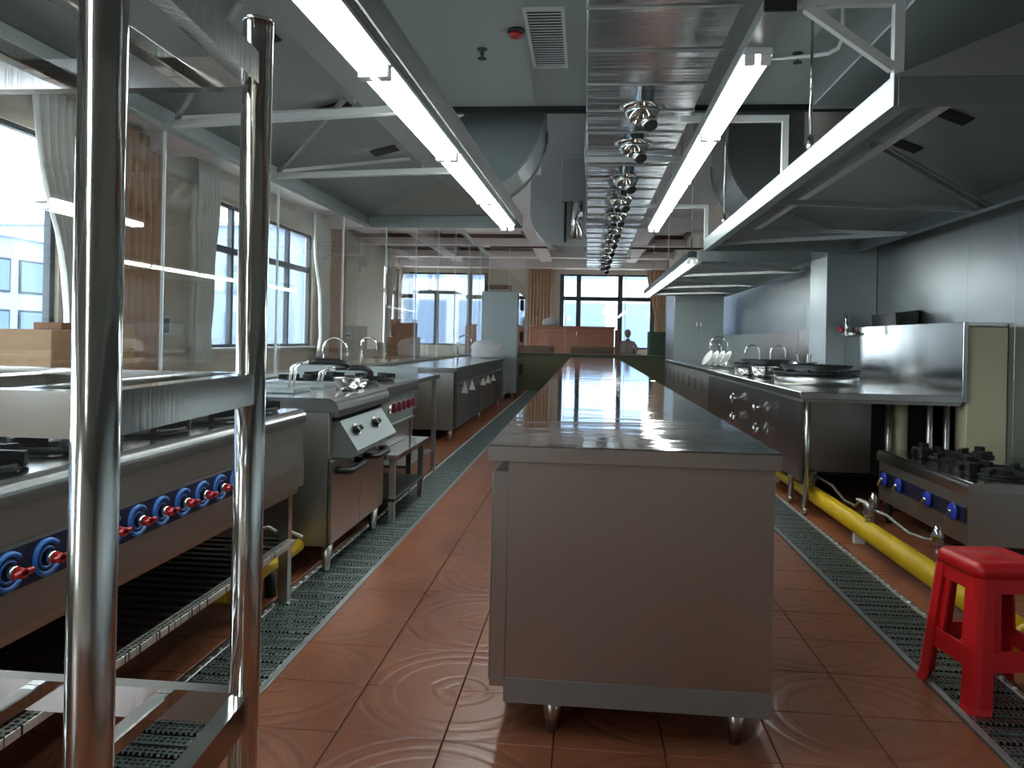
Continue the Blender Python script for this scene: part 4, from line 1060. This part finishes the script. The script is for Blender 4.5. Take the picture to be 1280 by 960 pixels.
for i, y in enumerate((5.17, 6.10, 7.35, 8.42, 9.5, 10.6, 11.7, 12.8, 13.9, 15.0, 16.1)):
    if nz is None:
        nz = thing('air_nozzle', (.335, y, 2.69), 'round chrome jet nozzle under the flat galvanised duct', 'air nozzle', 'jet nozzles under the supply duct')
        MB().lathe([(.075, 0), (.078, -.05), (.15, -.055), (.152, -.062), (.125, -.068), (.12, -.075)], (.335, y, 2.70), 28).build('collar', 'chrome', nz)
        MB().lathe([(.12, -.07), (.115, -.10), (.09, -.135), (.07, -.15), (.055, -.15), (.05, -.09), (0, -.085)], (.335, y, 2.70), 28).build('ball', 'chrome', nz)
        a = Vector((.36, y, 2.585)); d = Vector((.05, -.10, -.13)).normalized()
        jet = MB().cyl(a, a+d*.10, .055, .048, 20).build('jet', 'chrome', nz)
        MB().cyl(a+d*.0995, a+d*.103, .043, n=18).build('opening', 'black_gap', jet)
        n0 = y
    else: dup(nz, (0, y-n0, 0))

# ================================================================== OVERHEAD DUCTS
def elbow(name, cx, cz, r0, r1, a0, a1, y0, y1, mat, label, extra=None):
    t = thing(name, (cx, (y0+y1)/2, cz), label, 'duct')
    n = 12; out = [(cx+r1*math.cos(R(a0+(a1-a0)*i/n)), cz+r1*math.sin(R(a0+(a1-a0)*i/n))) for i in range(n+1)]
    inn = [(cx+r0*math.cos(R(a0+(a1-a0)*i/n)), cz+r0*math.sin(R(a0+(a1-a0)*i/n))) for i in range(n, -1, -1)]
    MB().prism(out+inn, 'y', y0, y1).build('bend', mat, t)
    for yy in (y0, y1): MB().prism([(p[0], p[1]) for p in out]+[(cx+(r1+.02)*math.cos(R(a1-(a1-a0)*i/n)), cz+(r1+.02)*math.sin(R(a1-(a1-a0)*i/n))) for i in range(n+1)], 'y', yy-.012, yy+.012).build('seam', 'galvanised_plain', t)
    if extra: 
        for nm, b in extra: MB().box(*b, .004).build(nm, mat, t)
    return t
elbow('duct_elbow', -1.16, 3.10, .06, .74, -90, 0, 6.75, 7.45, 'steel_hood', 'big dark curved duct bend behind the ceiling edge, above the hood lamps',
      [('riser', (-1.10, -.42, 6.75, 7.45, 3.10, 3.995)), ('neck', (-1.9, -1.16, 6.75, 7.45, 2.36, 3.04))])
t = thing('fan_box', (-.4, 9.7, 2.3), 'grey fan housing with rounded corner hanging next to the flat duct', 'fan box')
rc_ = .42; pts = [(-.05, 3.12), (-.05, 2.25), (-.72+rc_, 2.25)]+[(-.72+rc_+rc_*math.cos(R(a)), 2.25+rc_+rc_*math.sin(R(a))) for a in range(260, 179, -10)]+[(-.72, 3.12)]
MB().prism(pts, 'y', 9.5, 10.3).build('housing', 'galvanised_plain', t)
MB().box(-.34, -.06, 9.36, 9.5, 2.78, 3.3, .006).build('front_box', 'galvanised_plain', t)
cy_ = MB().cyl((-.15, 9.41, 2.32), (-.15, 9.41, 2.78), .068, n=20).build('motor_pipe', 'chrome', t)
MB().box(-.30, -.27, 9.44, 9.5, 2.30, 2.78).build('strap', 'dark_metal', t)
MB().box(-.60, -.08, 9.55, 10.25, 3.12, 3.995, .005).build('riser', 'galvanised_plain', t)
t = thing('exhaust_duct', (1.95, 2.2, 2.6), 'large square exhaust duct under the ceiling above the bright-lipped hood', 'duct')
MB().box(1.36, 2.60, -2.3, 1.9, 2.58, 2.998, .006).build('duct_section', 'steel_hood', t)
MB().box(1.36, 2.60, 1.91, 4.95, 2.58, 2.998, .006).build('duct_section', 'steel_hood', t)
MB().box(1.345, 2.615, 1.89, 1.925, 2.565, 2.998, .002).build('flange', 'galvanised_plain', t)
MB().box(1.345, 2.615, 4.94, 4.965, 2.565, 2.998, .002).build('flange', 'galvanised_plain', t)
elbow('duct_elbow', 2.12, 3.05, .06, .78, 180, 270, 7.75, 8.75, 'steel_hood', 'big rounded grey duct bend rising behind the raised light channel',
      [('riser', (1.34, 2.06, 7.75, 8.75, 3.05, 3.995))])
# ceiling fittings
vt = thing('ceiling_vent', (-.28, 4.9, 2.98), 'white slatted air grille recessed in the panelled ceiling', 'vent')
MB().box(-.405, -.165, 4.42, 4.44, 2.985, 3.0).box(-.405, -.165, 5.36, 5.38, 2.985, 3.0).box(-.405, -.385, 4.44, 5.36, 2.985, 3.0).box(-.185, -.165, 4.44, 5.36, 2.985, 3.0).build('frame', 'white_paint', vt)
MB().box(-.385, -.185, 4.44, 5.36, 2.9985, 2.9998).build('backing', 'black_gap', vt)
for j in range(22):
    y = 4.455+j*.0415
    MB().bar((-.385, y, 2.991), (-.185, y, 2.991), .016, .003).build('slat', 'white_paint', vt)
sm = thing('smoke_alarm', (-.47, 4.75, 2.95), 'red and black smoke alarm on the ceiling', 'alarm')
MB().lathe([(.055, 0), (.055, -.015), (.045, -.02)], (-.47, 4.75, 3.0), 20).build('base', 'frame_dark', sm)
MB().lathe([(.043, -.02), (.040, -.04), (.02, -.05), (0, -.051)], (-.47, 4.75, 3.0), 20).build('dome', 'alarm_red', sm)
for (x, y, label) in ((-.72, 5.05, 'small sprinkler head on the ceiling beside the red alarm'), (1.33, 5.2, 'small sprinkler head on the ceiling beside the white bent conduit')):
    sp = thing('sprinkler', (x, y, 2.94), label, 'sprinkler')
    MB().lathe([(.035, 0), (.03, -.008), (.012, -.012), (.012, -.04)], (x, y, 3.0), 12).build('body', 'frame_dark', sp)
    MB().lathe([(.03, -.06), (.03, -.064)], (x, y, 3.0), 12).cyl((x, y, 2.96), (x, y, 2.936), .005, n=6).build('deflector', 'frame_dark', sp)
MB().tube([(1.30, 4.2, 2.995), (1.30, 4.2, 2.80), (1.298, 4.21, 2.70), (1.285, 4.22, 2.665), (1.24, 4.24, 2.645), (1.15, 4.26, 2.64), (.96, 4.30, 2.64), (.96, 4.30, 2.996)], .011, 8).build('conduit', 'white_paint', None, 'white bent electrical conduit hanging below the ceiling near the raised channel', 'conduit')

# ================================================================== PERSON IN THE HALL
def skin_mesh(name, verts, edges, radii, mat, parent, root=0, sub=2):
    me = bpy.data.meshes.new(name); me.from_pydata(verts, edges, []); o = bpy.data.objects.new(name, me); COL.objects.link(o); o.parent = parent
    md = o.modifiers.new('skin', 'SKIN'); md.use_smooth_shade = True
    for i, rd in enumerate(radii): me.skin_vertices[0].data[i].radius = rd if isinstance(rd, tuple) else (rd, rd); me.skin_vertices[0].data[i].use_root = (i == root)
    sb_ = o.modifiers.new('sub', 'SUBSURF'); sb_.levels = sb_.render_levels = sub
    me.materials.append(MATS[mat]); WL[o.name] = Vector((0, 0, 0)); return o
pe = thing('person', (1.15, 22.0, 0), 'person in a pale top with dark hair sitting beyond the far glass', 'person')
# seated facing the camera side, arms resting forward (local coords, facing -Y)
V = [(0, 0, .52), (0, 0, .75), (0, -.02, .98), (0, -.03, 1.12), (0, -.04, 1.20),
     (-.17, -.02, 1.06), (-.25, -.12, .88), (-.20, -.36, .80), (.17, -.02, 1.06), (.27, -.10, .88), (.22, -.36, .80),
     (-.10, -.05, .50), (-.13, -.45, .50), (-.13, -.42, .10), (-.13, -.55, .05), (.10, -.05, .50), (.13, -.45, .50), (.13, -.42, .10), (.13, -.55, .05)]
E = [(0, 1), (1, 2), (2, 3), (3, 4), (2, 5), (5, 6), (6, 7), (2, 8), (8, 9), (9, 10), (0, 11), (11, 12), (12, 13), (13, 14), (0, 15), (15, 16), (16, 17), (17, 18)]
rad = [(.17, .12), (.16, .11), (.16, .10), .06, .055, .065, .05, .032, .065, .05, .032, .09, .065, .045, .04, .09, .065, .045, .04]
skin_mesh('body', V, E, rad, 'shirt', pe)
hd = MB().lathe([(0, -.115), (.045, -.11), (.065, -.07), (.076, 0), (.074, .05), (.055, .095), (0, .115)], (1.15, 21.95, 1.32), 18)
hd.lathe([(0, 0), (.012, .01), (.016, .03), (0, .05)], (1.15, 21.872, 1.29), 8)
for s_ in (-1, 1): hd.lathe([(0, -.03), (.012, -.015), (.014, .01), (0, .03)], (1.15+s_*.078, 21.955, 1.315), 8)
hd.build('head', 'skin', pe)
MB().lathe([(.078, -.045), (.083, -.005), (.084, .03), (.075, .075), (.045, .112), (0, .124)], (1.15, 21.972, 1.325), 18).build('hair', 'hair', pe)
for s_ in (-1, 1):
    MB().lathe([(0, -.005), (.008, 0), (0, .005)], (1.15+s_*.03, 21.880, 1.335), 8, 'y').build('eye', 'hair', pe)
    bx_ = s_*.21; hv = [(bx_, -.36, .80), (bx_, -.43, .785)]; he = [(0, 1)]; hr = [.03, (.036, .02)]
    for q in range(4):
        k = len(hv); fx = bx_-.027+q*.018; ln = (.060, .072, .068, .052)[q]
        hv += [(fx, -.455, .785), (fx, -.455-ln*.55, .782), (fx, -.455-ln, .770)]; he += [(1, k), (k, k+1), (k+1, k+2)]; hr += [.010, .009, .008]
    k = len(hv); hv += [(bx_-s_*.036, -.40, .785), (bx_-s_*.055, -.44, .778)]; he += [(0, k), (k, k+1)]; hr += [.012, .010]
    skin_mesh('hand', hv, he, hr, 'skin', pe, sub=1)
MB().lathe([(0, -.022), (.005, -.01), (.005, .01), (0, .022)], (1.15, 21.884, 1.265), 8, 'x').build('mouth', 'knob_maroon', pe)
pc = thing('dining_chair', (1.15, 22.05, 0), 'dark wooden chair under the seated person', 'chair')
MB().box(.93, 1.37, 21.82, 22.28, .36, .405, .01).build('seat', 'wood_brown', pc)
MB().box(.93, 1.37, 22.25, 22.29, .5, .92, .01).build('backrest', 'wood_brown', pc)
for x in (.94, 1.32):
    for y in (21.83, 22.25): MB().box(x, x+.04, y, y+.04, 0, .36 if y < 22 else .5).build('leg', 'wood_brown', pc)
hall_table(.6, 1.5, 21.15, 21.70, .755, 'small brown table in front of the seated person')
